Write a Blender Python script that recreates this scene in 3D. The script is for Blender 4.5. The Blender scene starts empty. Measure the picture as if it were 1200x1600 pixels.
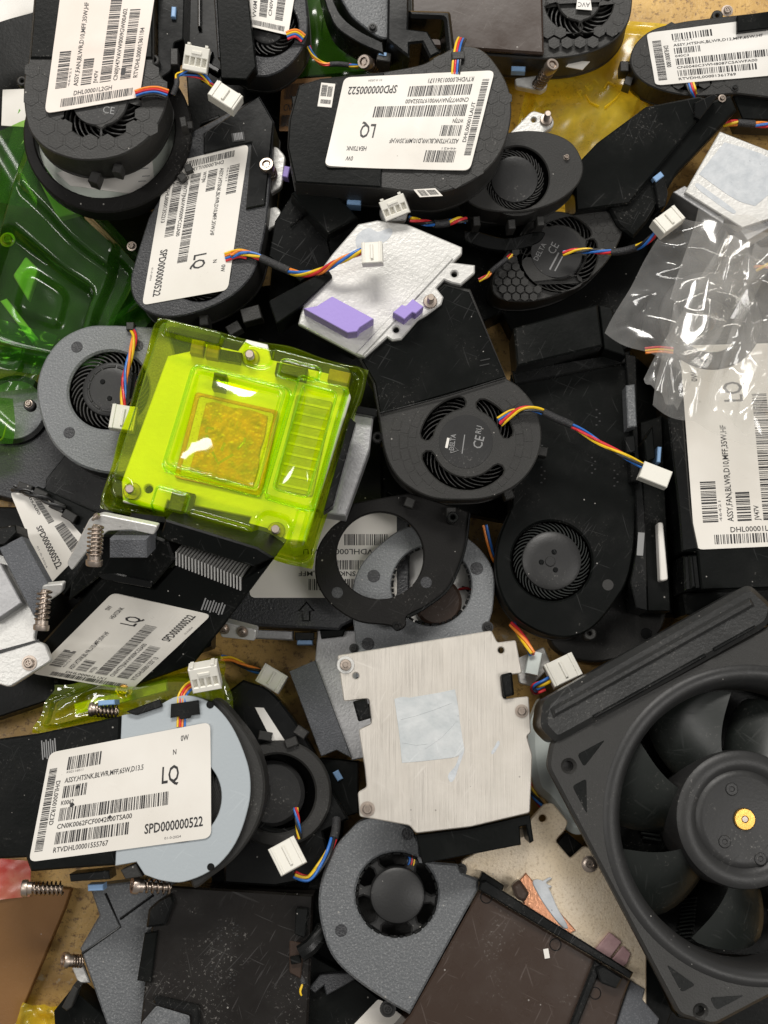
import bpy, bmesh, math, random
from mathutils import Vector, Matrix, noise
from mathutils.geometry import tessellate_polygon
random.seed(7)
R = math.radians
S = 0.001                                   # everything below is written in millimetres
scn = bpy.context.scene
# ------------------------------------------------------------------ camera
TILT = R(10.0); DIST = 480.0; VF = R(45.2); FPX = 800.0 / math.tan(VF / 2)
CAM = Vector((0, -DIST * math.sin(TILT), 40 + DIST * math.cos(TILT)))
cd = bpy.data.cameras.new('camera'); cam = bpy.data.objects.new('camera', cd)
scn.collection.objects.link(cam); scn.camera = cam
cd.sensor_fit = 'VERTICAL'; cd.sensor_height = 24; cd.lens = 12 / math.tan(VF / 2)
cd.clip_start = 0.01; cd.clip_end = 20
cam.location = CAM * S; cam.rotation_euler = (TILT, 0, 0)
# ------------------------------------------------------------------ world and lamps (indoor workshop light)
wd = bpy.data.worlds.new('World'); scn.world = wd; wd.use_nodes = True
wd.node_tree.nodes['Background'].inputs[0].default_value = (1.0, 0.97, 0.93, 1)
wd.node_tree.nodes['Background'].inputs[1].default_value = 0.24
def lamp(name, loc, size, watts, col, aim=(0, 0, 0)):
    l = bpy.data.lights.new(name, 'AREA'); l.shape = 'RECTANGLE'; l.size, l.size_y = size
    l.energy = watts; l.color = col
    o = bpy.data.objects.new(name, l); scn.collection.objects.link(o); o.location = loc
    o.rotation_euler = (Vector(aim) - Vector(loc)).to_track_quat('-Z', 'Y').to_euler()
    return o
lamp('ceiling_panel', (-0.12, 1.10, 1.28), (0.90, 0.28), 22, (1.0, 0.965, 0.91))
lamp('ceiling_panel', (0.95, -0.35, 1.5), (0.25, 0.9), 9, (1.0, 0.97, 0.93))
lamp('ceiling_panel', (-1.0, 0.1, 1.6), (0.25, 0.9), 8, (1.0, 0.97, 0.93))
vs = scn.view_settings; vs.view_transform = 'Standard'; vs.look = 'None'; vs.exposure = 0.0; vs.gamma = 1.0
scn.cycles.use_denoising = True; scn.cycles.max_bounces = 10; scn.cycles.transparent_max_bounces = 24
scn.cycles.caustics_reflective = False; scn.cycles.caustics_refractive = False
# ------------------------------------------------------------------ materials
MT = {}
def nt(name):
    m = bpy.data.materials.new(name); m.use_nodes = True; t = m.node_tree; t.nodes.clear()
    o = t.nodes.new('ShaderNodeOutputMaterial'); MT[name] = m
    return m, t, o
def nd(t, typ, **k):
    n = t.nodes.new('ShaderNode' + typ)
    for a, v in k.items(): setattr(n, a, v)
    return n
def coords(t, scale=(1, 1, 1), rot=0):
    c = nd(t, 'TexCoord'); m = nd(t, 'Mapping'); m.inputs['Scale'].default_value = scale
    m.inputs['Rotation'].default_value = (0, 0, R(rot)); t.links.new(c.outputs['Object'], m.inputs[0]); return m.outputs[0]
def noi(t, v, scale, det=3, rough=.55):
    n = nd(t, 'TexNoise'); n.inputs['Scale'].default_value = scale; n.inputs['Detail'].default_value = det
    n.inputs['Roughness'].default_value = rough; t.links.new(v, n.inputs['Vector']); return n.outputs['Fac']
def mr(t, v, a, b, c=0., d=1., smooth=False):
    n = nd(t, 'MapRange'); n.clamp = True
    if smooth: n.interpolation_type = 'SMOOTHSTEP'
    t.links.new(v, n.inputs[0])
    for i, x in enumerate((a, b, c, d)): n.inputs[i + 1].default_value = x
    return n.outputs[0]
def mth(t, op, a, b):
    n = nd(t, 'Math', operation=op)
    for i, x in enumerate((a, b)):
        if isinstance(x, (int, float)): n.inputs[i].default_value = x
        else: t.links.new(x, n.inputs[i])
    return n.outputs[0]
def mixc(t, f, a, b):
    n = nd(t, 'Mix', data_type='RGBA')
    for i, x in ((0, f), (6, a), (7, b)):
        if isinstance(x, (int, float)): n.inputs[i].default_value = x
        elif isinstance(x, tuple): n.inputs[i].default_value = (*x, 1)
        else: t.links.new(x, n.inputs[i])
    return n.outputs[2]
def M(name, col, rough=.5, metal=0., bump=(900, .25), mott=0.0, mcol=None, mscale=60, dust=.6, dcol=(.42, .40, .37),
      scratch=.3, spec=.5, brush=None, specks=True, film=.25, speckle=None, coat=0):
    m, t, o = nt(name); p = nd(t, 'BsdfPrincipled'); t.links.new(p.outputs[0], o.inputs[0])
    v = coords(t); c = col
    if mcol:
        c = mixc(t, mr(t, noi(t, v, mscale, 5), .38, .66), col, mcol)
    if speckle:
        c = mixc(t, mr(t, noi(t, v, speckle[0], 2, .7), .52, .72), c, speckle[1])
    big = noi(t, v, 45, 4, .6)
    if film: c = mixc(t, mr(t, big, .5, .78, 0, film * .05), c, dcol)          # thin patchy dust film
    if dust and specks:
        vo = nd(t, 'TexVoronoi'); vo.inputs['Scale'].default_value = 230; t.links.new(v, vo.inputs['Vector'])
        sp = nd(t, 'SeparateColor'); t.links.new(vo.outputs['Color'], sp.inputs[0])
        thr = mr(t, sp.outputs[0], 1 - .65 * dust, 1.0, 0, .085)
        d = mth(t, 'LESS_THAN', vo.outputs['Distance'], thr)
        c = mixc(t, mth(t, 'MULTIPLY', d, .6), c, dcol)
        sc_ = mth(t, 'MULTIPLY', mr(t, noi(t, v, 900, 3, .7), .60, .68), mr(t, noi(t, v, 42, 2), .53, .66))
        c = mixc(t, mth(t, 'MULTIPLY', sc_, .28 * dust), c, dcol)       # scuffed, dusty patches
    ru = mth(t, 'ADD', mr(t, big, .3, .75, -.07, .09), rough)
    if scratch:
        acc = None
        for ang, sx in ((23, 45), (-48, 60), (71, 50), (118, 70)):
            rt = nd(t, 'VectorRotate', rotation_type='Z_AXIS'); rt.inputs['Angle'].default_value = R(ang)
            dn = nd(t, 'TexNoise'); dn.inputs['Scale'].default_value = 25; t.links.new(v, dn.inputs['Vector'])
            dv = nd(t, 'VectorMath', operation='MULTIPLY_ADD'); t.links.new(dn.outputs['Color'], dv.inputs[0]); dv.inputs[1].default_value = (.006, .006, .006); t.links.new(v, dv.inputs[2])
            t.links.new(dv.outputs[0], rt.inputs['Vector'])
            mp = nd(t, 'Mapping'); mp.inputs['Scale'].default_value = (sx, 1100, 30); mp.inputs['Location'].default_value = (ang, 0, 0); t.links.new(rt.outputs[0], mp.inputs[0])
            s = mr(t, noi(t, mp.outputs[0], 1.0, 1, .4), .715, .735)
            acc = s if acc is None else mth(t, 'MAXIMUM', acc, s)
        gate = mr(t, noi(t, v, 28, 2), .45, .56)
        acc = mth(t, 'MULTIPLY', acc, gate)
        c = mixc(t, mth(t, 'MULTIPLY', acc, .20 * scratch), c, tuple(min(1, x * 2.2 + .09) for x in col))
        ru = mth(t, 'ADD', ru, mth(t, 'MULTIPLY', acc, .15))
    if isinstance(c, tuple): p.inputs['Base Color'].default_value = (*c, 1)
    else: t.links.new(c, p.inputs['Base Color'])
    p.inputs['Metallic'].default_value = metal; p.inputs['Specular IOR Level'].default_value = spec
    if coat: p.inputs['Coat Weight'].default_value = coat; p.inputs['Coat Roughness'].default_value = .12
    t.links.new(ru, p.inputs['Roughness'])
    h = noi(t, v, bump[0], 2, .6)
    if brush is not None:
        w = coords(t, (2600, 40, 40), brush); h = mth(t, 'ADD', mth(t, 'MULTIPLY', h, .25), noi(t, w, 1.0, 2, .6))
        b2 = mr(t, noi(t, w, 1.0, 2, .6), .35, .65, -.09, .09); t.links.new(mth(t, 'ADD', ru, b2), p.inputs['Roughness'])
    b = nd(t, 'Bump'); b.inputs['Strength'].default_value = bump[1]; b.inputs['Distance'].default_value = .0004
    t.links.new(h, b.inputs['Height']); t.links.new(b.outputs[0], p.inputs['Normal'])
    return m
def FILM(name, tint, gloss=.05, body=.05, bcol=None, rough=.06, bump=.15, bscale=120, ior=1.5, edge=0):
    """thin plastic sheet: tinted transmission, mirror-like skin, a little haze in the body"""
    m, t, o = nt(name); v = coords(t)
    tr = nd(t, 'BsdfTransparent'); gl = nd(t, 'BsdfGlossy'); tl = nd(t, 'BsdfTranslucent'); df = nd(t, 'BsdfDiffuse')
    if edge:                                    # longer way through the sheet where it is seen edge-on
        lw = nd(t, 'LayerWeight'); lw.inputs[0].default_value = .5
        t.links.new(mixc(t, lw.outputs['Facing'], tint, tuple(x ** (1 + edge) for x in tint)), tr.inputs[0])
    else: tr.inputs[0].default_value = (*tint, 1)
    gl.inputs['Roughness'].default_value = rough
    bc = bcol or tint
    tl.inputs[0].default_value = (*bc, 1); df.inputs[0].default_value = (*bc, 1)
    b = nd(t, 'Bump'); b.inputs['Strength'].default_value = bump; b.inputs['Distance'].default_value = .001
    t.links.new(noi(t, v, bscale, 2), b.inputs['Height'])
    for n in (gl, tl, df): t.links.new(b.outputs[0], n.inputs['Normal'])
    a = nd(t, 'AddShader'); t.links.new(tl.outputs[0], a.inputs[0]); t.links.new(df.outputs[0], a.inputs[1])
    m1 = nd(t, 'MixShader'); t.links.new(mr(t, noi(t, v, 60, 3), .3, .7, body * .6, body * 1.4), m1.inputs[0])
    t.links.new(tr.outputs[0], m1.inputs[1]); t.links.new(a.outputs[0], m1.inputs[2])
    lf = nd(t, 'LayerWeight'); lf.inputs[0].default_value = .5; t.links.new(b.outputs[0], lf.inputs['Normal'])
    fr_ = mth(t, 'ADD', mth(t, 'MULTIPLY', mth(t, 'POWER', lf.outputs['Facing'], 4.5), .9), .05)   # both skins of a thin sheet
    m2 = nd(t, 'MixShader'); t.links.new(mth(t, 'ADD', fr_, gloss), m2.inputs[0])
    t.links.new(m1.outputs[0], m2.inputs[1]); t.links.new(gl.outputs[0], m2.inputs[2])
    t.links.new(m2.outputs[0], o.inputs[0]); return m
M('black_plastic', (.026, .0255, .024), .48, bump=(1400, .30), spec=.35)
M('black_gloss', (.0045, .005, .005), .25, spec=.28, bump=(500, .06), scratch=.8)
M('black_shroud', (.0035, .0042, .0039), .36, spec=.12, bump=(700, .12), scratch=.7)
M('umber_shroud', (.010, .0085, .0075), .30, spec=.3, bump=(300, .07), scratch=.9, dust=1.)
M('matte_black', (.009, .0085, .008), .55, spec=.14, bump=(1400, .3), dust=1., scratch=.6)
M('brown_shroud', (.042, .027, .020), .28, spec=.4, bump=(300, .07), scratch=.9, dust=.8)
M('hub_plastic', (.022, .022, .022), .42, spec=.35, bump=(900, .12), dust=.9)
M('fan_blade', (.012, .0145, .013), .36, spec=.4, bump=(400, .06), dust=.5)
M('grey_cover', (.15, .158, .165), .50, bump=(1100, .9), speckle=(1500, (.25, .255, .26)), dust=.5, scratch=.2)
M('dark_cover', (.022, .023, .026), .48, bump=(1100, .9), speckle=(1500, (.05, .052, .056)), dust=.6)
M('charcoal_cover', (.10, .106, .112), .46, bump=(1000, .9), speckle=(1300, (.22, .225, .23)), dust=.9, scratch=.5)
M('blue_grey_cover', (.38, .42, .445), .42, bump=(900, .15), dust=.15, scratch=.3)
M('foam', (.10, .105, .115), .85, bump=(1600, 1.2), speckle=(1800, (.17, .175, .19)), dust=.2, scratch=0)
M('aluminium', (.66, .62, .56), .42, metal=.55, bump=(500, .13), brush=3, dust=.3, dcol=(.2,.18,.16), scratch=.4, mcol=(.60, .56, .50), film=.1)
M('cast_aluminium', (.60, .595, .57), .46, metal=.45, bump=(700, .4), dust=.4, dcol=(.2, .2, .2), scratch=.6, mcol=(.68, .67, .645), mscale=40)
M('grey_metal', (.36, .36, .365), .5, metal=.6, bump=(900, .4), dust=.4, mcol=(.46, .46, .465), mscale=80)
M('gold_metal', (.74, .61, .43), .45, metal=.35, bump=(1300, .45), speckle=(900, (.56, .44, .30)), dust=.3, mcol=(.80, .69, .54), mscale=50, scratch=.4)
M('tray_plate', (.86, .84, .78), .45, metal=.15, bump=(500, .3), dust=.2, mcol=(.78, .75, .68), mscale=30, scratch=.3)
M('pale_plate', (.52, .56, .50), .35, metal=.3, bump=(600, .15), dust=.2)
M('copper', (.85, .42, .24), .35, metal=.9, bump=(900, .3), dust=.3, mcol=(.78, .36, .22))
M('screw_metal', (.46, .39, .335), .42, metal=1.0, bump=(500, .1), dust=0, scratch=0, film=0)
M('spring_metal', (.36, .29, .235), .32, metal=1.0, bump=(500, .1), dust=0, scratch=0, film=0)
M('brass', (.62, .36, .09), .36, metal=1.0, bump=(900, .1), dust=0, scratch=0, film=0)
M('thermal_paste', (.47, .50, .51), .62, bump=(260, .9), mcol=(.58, .60, .605), mscale=120, dust=.5, dcol=(.2, .2, .22), scratch=.6)
M('white_paste', (.56, .585, .61), .6, bump=(300, .9), mcol=(.46, .49, .52), mscale=200, dust=1, dcol=(.2, .22, .25), scratch=0)
M('gold_paste', (.80, .36, .015), .28, bump=(420, 2.2), mcol=(.42, .27, .03), mscale=230, dust=0, scratch=0)
M('purple_pad', (.36, .27, .66), .60, bump=(800, .2), dust=.2, dcol=(.2, .15, .4), scratch=.2)
M('pink_pad', (.40, .24, .25), .60, bump=(500, .6), mcol=(.50, .33, .33), mscale=150, dust=.5)
M('label_paper', (.77, .74, .685), .44, bump=(60, .10), mcol=(.70, .665, .605), mscale=22, dust=.35, dcol=(.28, .24, .2), scratch=.12, film=0)
M('label_pink', (.74, .65, .58), .55, bump=(60, .12), mcol=(.80, .75, .69), mscale=16, dust=.5, dcol=(.28, .24, .2), scratch=.2, film=0)
M('label_shaded', (.62, .59, .53), .6, bump=(60, .25), mcol=(.72, .69, .63), mscale=26, dust=.7, dcol=(.22, .19, .16), scratch=.4, film=0)  # greyer paper tone carries the shade on the tilted label
M('white_paper', (.78, .76, .72), .55, bump=(60, .12), mcol=(.70, .67, .62), mscale=22, dust=.2, scratch=0)
M('ink', (.018, .017, .018), .5, dust=0, scratch=0, film=0, bump=(900, .02))
M('faded_ink', (.16, .15, .15), .5, dust=0, scratch=0, film=0, bump=(900, .02))
M('grey_print', (.22, .22, .22), .5, dust=0, scratch=0, film=0, bump=(900, .02))
M('connector_plastic', (.76, .74, .67), .38, bump=(900, .1), dust=.15, dcol=(.3, .27, .2), scratch=0, film=.1)
M('white_plastic', (.70, .76, .73), .35, bump=(400, .1), dust=.4)
M('blue_tab', (.22, .37, .60), .45, bump=(900, .1), dust=.2)
M('wire_yellow', (.80, .52, .02), .38, dust=0, scratch=0, film=0)
M('wire_red', (.62, .03, .04), .38, dust=0, scratch=0, film=0)
M('wire_blue', (.03, .15, .50), .38, dust=0, scratch=0, film=0)
M('wire_black', (.015, .015, .016), .4, dust=0, scratch=0, film=0)
M('wire_orange', (.85, .26, .04), .38, dust=0, scratch=0, film=0)
M('sleeve', (.022, .022, .024), .55, bump=(1500, 1.), dust=.8, scratch=0)
M('cardboard', (.17, .078, .02), .7, bump=(500, .3), mcol=(.20, .095, .026), mscale=30, dust=.3, scratch=0)
M('red_tape', (.48, .05, .035), .3, bump=(60, .3), mcol=(.55, .25, .16), mscale=70, dust=.2, scratch=0)
M('rubber', (.020, .0205, .020), .33, bump=(700, .25), dust=.8, scratch=1., spec=.45)
M('rust', (.25, .14, .05), .7, bump=(500, .6), dust=.2, mcol=(.42, .28, .08), mscale=120)
FILM('lime_film', (.93, .992, .035), body=.085, bcol=(.60, .84, .02), bump=.02, gloss=.05, edge=7)
FILM('lime_rim', (.42, .66, .02), body=.06, bcol=(.35, .55, .02), bump=.05, gloss=.02)
FILM('green_film', (.46, .76, .20), body=.13, edge=2.5, bcol=(.08, .28, .03), bump=.03, gloss=.0, rough=.16)
FILM('yellow_film', (.985, .93, .25), body=.22, bcol=(.85, .72, .06), bump=.03, edge=2, gloss=.0, rough=.16)
FILM('clear_film', (.94, .935, .92), body=.12, bcol=(.70, .695, .68), bump=.0, bscale=60, gloss=.02, rough=.11)
# table: stained worn board
m, t, o = nt('table_board'); p = nd(t, 'BsdfPrincipled'); t.links.new(p.outputs[0], o.inputs[0]); v = coords(t)
c = mixc(t, mr(t, noi(t, v, 34, 6, .65), .36, .64), (.68, .43, .135), (.46, .27, .078))
c = mixc(t, mr(t, noi(t, v, 330, 4, .75), .52, .66), c, (.20, .105, .035))
c = mixc(t, mr(t, noi(t, v, 75, 4, .7), .64, .70, 0, .8), c, (.58, .50, .38))
c = mixc(t, mr(t, noi(t, v, 18, 3, .6), .60, .72, 0, .6), c, (.17, .09, .04))
t.links.new(c, p.inputs['Base Color']); t.links.new(mr(t, noi(t, v, 60, 3), .3, .7, .35, .6), p.inputs['Roughness'])
b = nd(t, 'Bump'); b.inputs['Strength'].default_value = .5; b.inputs['Distance'].default_value = .0006
t.links.new(noi(t, v, 420, 4, .7), b.inputs['Height']); t.links.new(b.outputs[0], p.inputs['Normal'])
# ------------------------------------------------------------------ geometry helpers
def ray(px, py):
    return Vector(((px - 600) / FPX, 0, 0)) + Vector((0, math.cos(TILT), math.sin(TILT))) * ((800 - py) / FPX) + Vector((0, math.sin(TILT), -math.cos(TILT)))
def at(px, py, z):                              # world point (mm) at height z seen at that place
    d = ray(px, py); return CAM + d * ((z - CAM.z) / d.z)
def spline(pts, n=5):
    """closed loop; (x,y,1) is a sharp corner, (x,y) is passed smoothly"""
    out = []; N = len(pts)
    for i in range(N):
        p1, p2 = pts[i], pts[(i + 1) % N]; p0, p3 = pts[i - 1], pts[(i + 2) % N]
        s1, s2 = len(p1) > 2, len(p2) > 2
        a, b = Vector(p1[:2]), Vector(p2[:2])
        if s1 and s2: out.append(a); continue
        ch = (b - a).length
        t1 = (b - Vector(p0[:2])); t2 = (Vector(p3[:2]) - a)
        t1 = (b - a) if s1 else t1.normalized() * ch if t1.length else b - a
        t2 = (b - a) if s2 else t2.normalized() * ch if t2.length else b - a
        for k in range(n):
            u = k / n; h1 = 2 * u**3 - 3 * u**2 + 1; h2 = u**3 - 2 * u**2 + u; h3 = -2 * u**3 + 3 * u**2; h4 = u**3 - u**2
            out.append(a * h1 + t1 * h2 + b * h3 + t2 * h4)
    return out
def fillet(pts, r, n=4):
    out = []; N = len(pts)
    for i in range(N):
        p = Vector(pts[i][:2]); a = Vector(pts[i - 1][:2]); b = Vector(pts[(i + 1) % N][:2])
        da = (a - p); db = (b - p); d = min(r, da.length * .45, db.length * .45)
        p1 = p + da.normalized() * d; p2 = p + db.normalized() * d
        for k in range(n + 1):
            u = k / n; out.append(p1 * (1 - u)**2 + p * 2 * u * (1 - u) + p2 * u * u)
    return out
def area2(l): return sum(l[i - 1][0] * l[i][1] - l[i][0] * l[i - 1][1] for i in range(len(l))) / 2
def offset(l, d):                               # move every corner to the left of travel by d
    out = []; N = len(l)
    for i in range(N):
        a = (l[i] - l[i - 1]); b = (l[(i + 1) % N] - l[i])
        if a.length < 1e-6 or b.length < 1e-6: out.append(l[i].copy()); continue
        a.normalize(); b.normalize()
        n1 = Vector((-a.y, a.x)); n2 = Vector((-b.y, b.x)); m = n1 + n2
        if m.length < .3: out.append(l[i] + n1 * d); continue
        m.normalize(); out.append(l[i] + m * min(d / max(.35, m.dot(n1)), d * 2.2))
    return out
def prism(outer, holes, w1, w0, ch):
    loops = [[Vector(p[:2]) for p in outer]] + [[Vector(p[:2]) for p in h] for h in holes]
    if area2(loops[0]) < 0: loops[0].reverse()
    for h in loops[1:]:
        if area2(h) > 0: h.reverse()
    V, F = [], []
    def cap(ls, w, up):
        base = len(V); flat = [p for l in ls for p in l]
        V.extend((p.x, p.y, w) for p in flat)
        for tri in tessellate_polygon([[Vector((p.x, p.y, 0)) for p in l] for l in ls]):
            a, b, c = (flat[i] for i in tri)
            s = (b - a).cross(c - a)
            if abs(s) < 1e-9: continue
            tri = tri if (s > 0) == up else (tri[0], tri[2], tri[1])
            F.append(tuple(base + i for i in tri))
        return base
    ins = [offset(l, ch) for l in loops] if ch else loops
    bt = cap(ins, w1, True); bb = cap(loops, w0, False)
    k = 0
    for l in loops:
        n = len(l)
        if ch:
            mid = len(V); V.extend((p.x, p.y, w1 - ch) for p in l)
        for i in range(n):
            j = (i + 1) % n
            if ch:
                F.append((mid + i, mid + j, bt + k + j, bt + k + i)); F.append((bb + k + i, bb + k + j, mid + j, mid + i))
            else: F.append((bb + k + i, bb + k + j, bt + k + j, bt + k + i))
        k += n
    return V, F
def mesh(name, V, F, mat, smooth=35):
    me = bpy.data.meshes.new(name); me.from_pydata([(v[0] * S, v[1] * S, v[2] * S) for v in V], [], F)
    me.materials.append(MT[mat])
    if smooth:
        me.polygons.foreach_set('use_smooth', [True] * len(me.polygons)); me.set_sharp_from_angle(angle=R(smooth))
    me.update(); return me
def link(name, me, par=None, mat=None):
    o = bpy.data.objects.new(name, me); scn.collection.objects.link(o)
    if par is not None: o.parent = par
    if mat is not None: o.matrix_local = mat
    return o
def tube(path, r, n=7, closed=False, caps=True):
    V, F = [], []; N = len(path); prev = None
    for i, p in enumerate(path):
        a = path[max(0, i - 1)]; b = path[min(N - 1, i + 1)]; d = (b - a)
        d = d.normalized() if d.length else Vector((0, 0, 1))
        if prev is None: x = d.orthogonal().normalized()
        else:
            x = prev - d * prev.dot(d); x = x.normalized() if x.length > 1e-6 else d.orthogonal().normalized()
        prev = x; y = d.cross(x); rr = r[i] if isinstance(r, list) else r
        V.extend(tuple(p + (x * math.cos(2 * math.pi * k / n) + y * math.sin(2 * math.pi * k / n)) * rr) for k in range(n))
    for i in range(N - 1):
        for k in range(n):
            F.append((i * n + k, i * n + (k + 1) % n, (i + 1) * n + (k + 1) % n, (i + 1) * n + k))
    if caps: F.append(tuple(range(n))[::-1]); F.append(tuple((N - 1) * n + k for k in range(n)))
    return V, F
def lathe(prof, n=40):
    """prof = [(r,w)...] from centre top outwards and down"""
    V, F = [], []; m = len(prof)
    for k in range(n):
        c, s = math.cos(2 * math.pi * k / n), math.sin(2 * math.pi * k / n)
        V.extend((r * c, r * s, w) for r, w in prof)
    for k in range(n):
        k2 = (k + 1) % n
        for i in range(m - 1): F.append((k * m + i, k * m + i + 1, k2 * m + i + 1, k2 * m + i))
    return V, F
def merge(parts):
    V, F = [], []
    for v, f in parts:
        b = len(V); V.extend(v); F.extend(tuple(b + i for i in q) for q in f)
    return V, F
def boxv(x0, x1, y0, y1, z0, z1, ch=0):
    return prism([(x0, y0), (x1, y0), (x1, y1), (x0, y1)], [], z1, z0, ch)
def moved(vf, m): return [tuple(m @ Vector(v)) for v in vf[0]], vf[1]
def catmull(pts, n=10):
    out = []; N = len(pts)
    for i in range(N - 1):
        p0, p1, p2, p3 = pts[max(0, i - 1)], pts[i], pts[i + 1], pts[min(N - 1, i + 2)]
        for k in range(n):
            u = k / n
            out.append(.5 * ((2 * p1) + (p2 - p0) * u + (2 * p0 - 5 * p1 + 4 * p2 - p3) * u * u + (3 * p1 - p0 - 3 * p2 + p3) * u**3))
    out.append(pts[-1]); return out
TX = {}
def text_geo(s, bold=0):
    if (s, bold) in TX: return TX[s, bold]
    c = bpy.data.curves.new('t', 'FONT'); c.body = s; c.resolution_u = 2; c.offset = bold
    o = bpy.data.objects.new('t', c); me = o.to_mesh()
    V = [(v.co.x, v.co.y) for v in me.vertices]; F = [tuple(p.vertices) for p in me.polygons]
    o.to_mesh_clear(); bpy.data.objects.remove(o); bpy.data.curves.remove(c)
    x0 = min(v[0] for v in V); x1 = max(v[0] for v in V)
    V = [((x - x0) / (x1 - x0), y / .72) for x, y in V]
    TX[s, bold] = (V, F); return V, F
def bil(q, s, t):                               # q = BL, BR, TR, TL
    a = q[0] * (1 - s) + q[1] * s; b = q[3] * (1 - s) + q[2] * s
    return a * (1 - t) + b * t
THINGS = []
class Fr:
    """a thing: an Empty plus a tilted working plane through (px,py) at height z"""
    def __init__(s, name, label, cat, px, py, z, tilt=(0, 0), group=None):
        s.o = at(px, py, z)
        n = Vector((math.tan(R(tilt[0])), math.tan(R(tilt[1])), 1)).normalized()
        u = Vector((1, 0, 0)); u = (u - n * u.dot(n)).normalized(); v = n.cross(u)
        s.u, s.v, s.n = u, v, n
        rot = Matrix((u, v, n)).transposed()
        s.m = Matrix.Translation(s.o) @ rot.to_4x4(); s.inv = s.m.inverted()
        e = bpy.data.objects.new(name, None); scn.collection.objects.link(e); e.empty_display_size = .01
        e.matrix_world = Matrix.Translation(s.o * S) @ rot.to_4x4()
        e['label'] = label; e['category'] = cat
        if group: e['group'] = group
        s.root = e; THINGS.append(s)
    def L(s, px, py, w=0.0):
        d = ray(px, py); o = s.o + s.n * w
        k = (o - CAM).dot(s.n) / d.dot(s.n); q = CAM + d * k - o
        return Vector((q.dot(s.u), q.dot(s.v)))
    def W(s, px, py, z): return s.inv @ at(px, py, z)          # local 3-D point of a place at world height z
    def sc(s, px, py, w=0.):                                    # mm per px
        a = s.L(px, py, w); return min((s.L(px + 4, py, w) - a).length, (s.L(px, py + 4, w) - a).length) / 4
    def loop(s, spec, w):
        if spec and spec[0] == 'c':
            c = s.L(spec[1], spec[2], w); r = spec[3] * s.sc(spec[1], spec[2], w); n = spec[4] if len(spec) > 4 else 56
            return [c + Vector((math.cos(2 * math.pi * k / n), math.sin(2 * math.pi * k / n))) * r for k in range(n)]
        if spec and spec[0] == 'k':                             # kidney slot
            _, cx, cy, r0, r1, a0, a1 = spec; c = s.L(cx, cy, w); q = s.sc(cx, cy, w); r0 *= q; r1 *= q; n = 14
            e = (r1 - r0) / 2; rm = (r0 + r1) / 2; out = []
            P = lambda r, a: c + Vector((math.cos(a), math.sin(a))) * r
            a0, a1 = R(a0), R(a1)
            for k in range(n + 1): out.append(P(r1, a0 + (a1 - a0) * k / n))
            cc = P(rm, a1); out += [cc + Vector((math.cos(a1 + h), math.sin(a1 + h))) * e for h in (R(45), R(90), R(135))]
            for k in range(n + 1): out.append(P(r0, a1 + (a0 - a1) * k / n))
            cc = P(rm, a0); out += [cc + Vector((math.cos(a0 + h), math.sin(a0 + h))) * e for h in (R(225), R(270), R(315))]
            return out
        if spec and spec[0] == 'f':                             # ('f', r_px, pts) polygon with rounded corners
            return [s.L(p.x, p.y, w) for p in fillet(spec[2], spec[1])]
        return [s.L(p.x, p.y, w) for p in spline(spec)]
    def add(s, name, V, F, mat, par=None, smooth=35, label=None):
        o = link(name, mesh(name, V, F, mat, smooth), par or s.root)
        if label: o['label'] = label
        return o
    def slab(s, name, pts, w1, w0, mat, holes=(), ch=.4, par=None):
        V, F = prism(s.loop(pts, w1), [s.loop(h, w1) for h in holes], w1, w0, ch)
        return s.add(name, V, F, mat, par)
    def box(s, name, cx, cy, lx, ly, ang, w1, w0, mat, ch=.3, par=None):
        a = R(ang); ca, sa = math.cos(a), math.sin(a)           # ang in the picture, anticlockwise
        pts = [(cx + x * ca + y * sa, cy - x * sa + y * ca, 1) for x, y in ((-lx / 2, -ly / 2), (lx / 2, -ly / 2), (lx / 2, ly / 2), (-lx / 2, ly / 2))]
        return s.slab(name, pts, w1, w0, mat, (), ch, par)
    def turn(s, name, cx, cy, prof, w, mat, n=40, par=None, px=True):
        c = s.L(cx, cy, w); q = s.sc(cx, cy, w) if px else 1
        V, F = lathe([(r * q, w + h) for r, h in prof], n)
        return s.add(name, [(x + c.x, y + c.y, z) for x, y, z in V], F, mat, par)
    def text(s, name, st, px, py, w, height, width, ang, mat, par=None, bold=0):
        V, F = text_geo(st, bold); c = s.L(px, py, w); q = s.sc(px, py, w); a = R(ang)
        out = []
        for x, y in V:
            x *= width * q; y *= height * q
            out.append((c.x + x * math.cos(a) - y * math.sin(a), c.y + x * math.sin(a) + y * math.cos(a), w))
        return s.add(name, out, F, mat, par, 0)
    def impeller(s, cx, cy, r1, r0, w, depth, nb, mat='black_plastic', hub='hub_plastic', sweep=35, dome=.8, name='impeller', cap=True):
        c = s.L(cx, cy, w); q = s.sc(cx, cy, w); R1, R0 = r1 * q, r0 * q
        V, F = lathe([(0.01, dome), (R0 * .55, dome), (R0 * .86, dome * .85), (R0 * .97, dome * .2), (R0, -dome), (R0, -depth)] if cap else [(R0 * .8, -.2), (R0, -.5), (R0, -depth)], 48)
        h = link(name, mesh(name, V, F, hub), s.root, Matrix.Translation(Vector((c.x, c.y, w)) * S))
        A, B = [], []; n = 7
        for k in range(n):
            u = k / (n - 1); rr = R0 * .98 + (R1 - R0) * u; a = R(sweep) * u**1.3
            d = Vector((-math.sin(a), math.cos(a))) * (.36 if k < n - 1 else .18); p = Vector((math.cos(a), math.sin(a))) * rr
            A += [(p.x + d.x, p.y + d.y, -.6), (p.x - d.x, p.y - d.y, -.6)]; B += [(p.x + d.x, p.y + d.y, -depth), (p.x - d.x, p.y - d.y, -depth)]
        V = A + B; o = len(A); F = []
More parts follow.
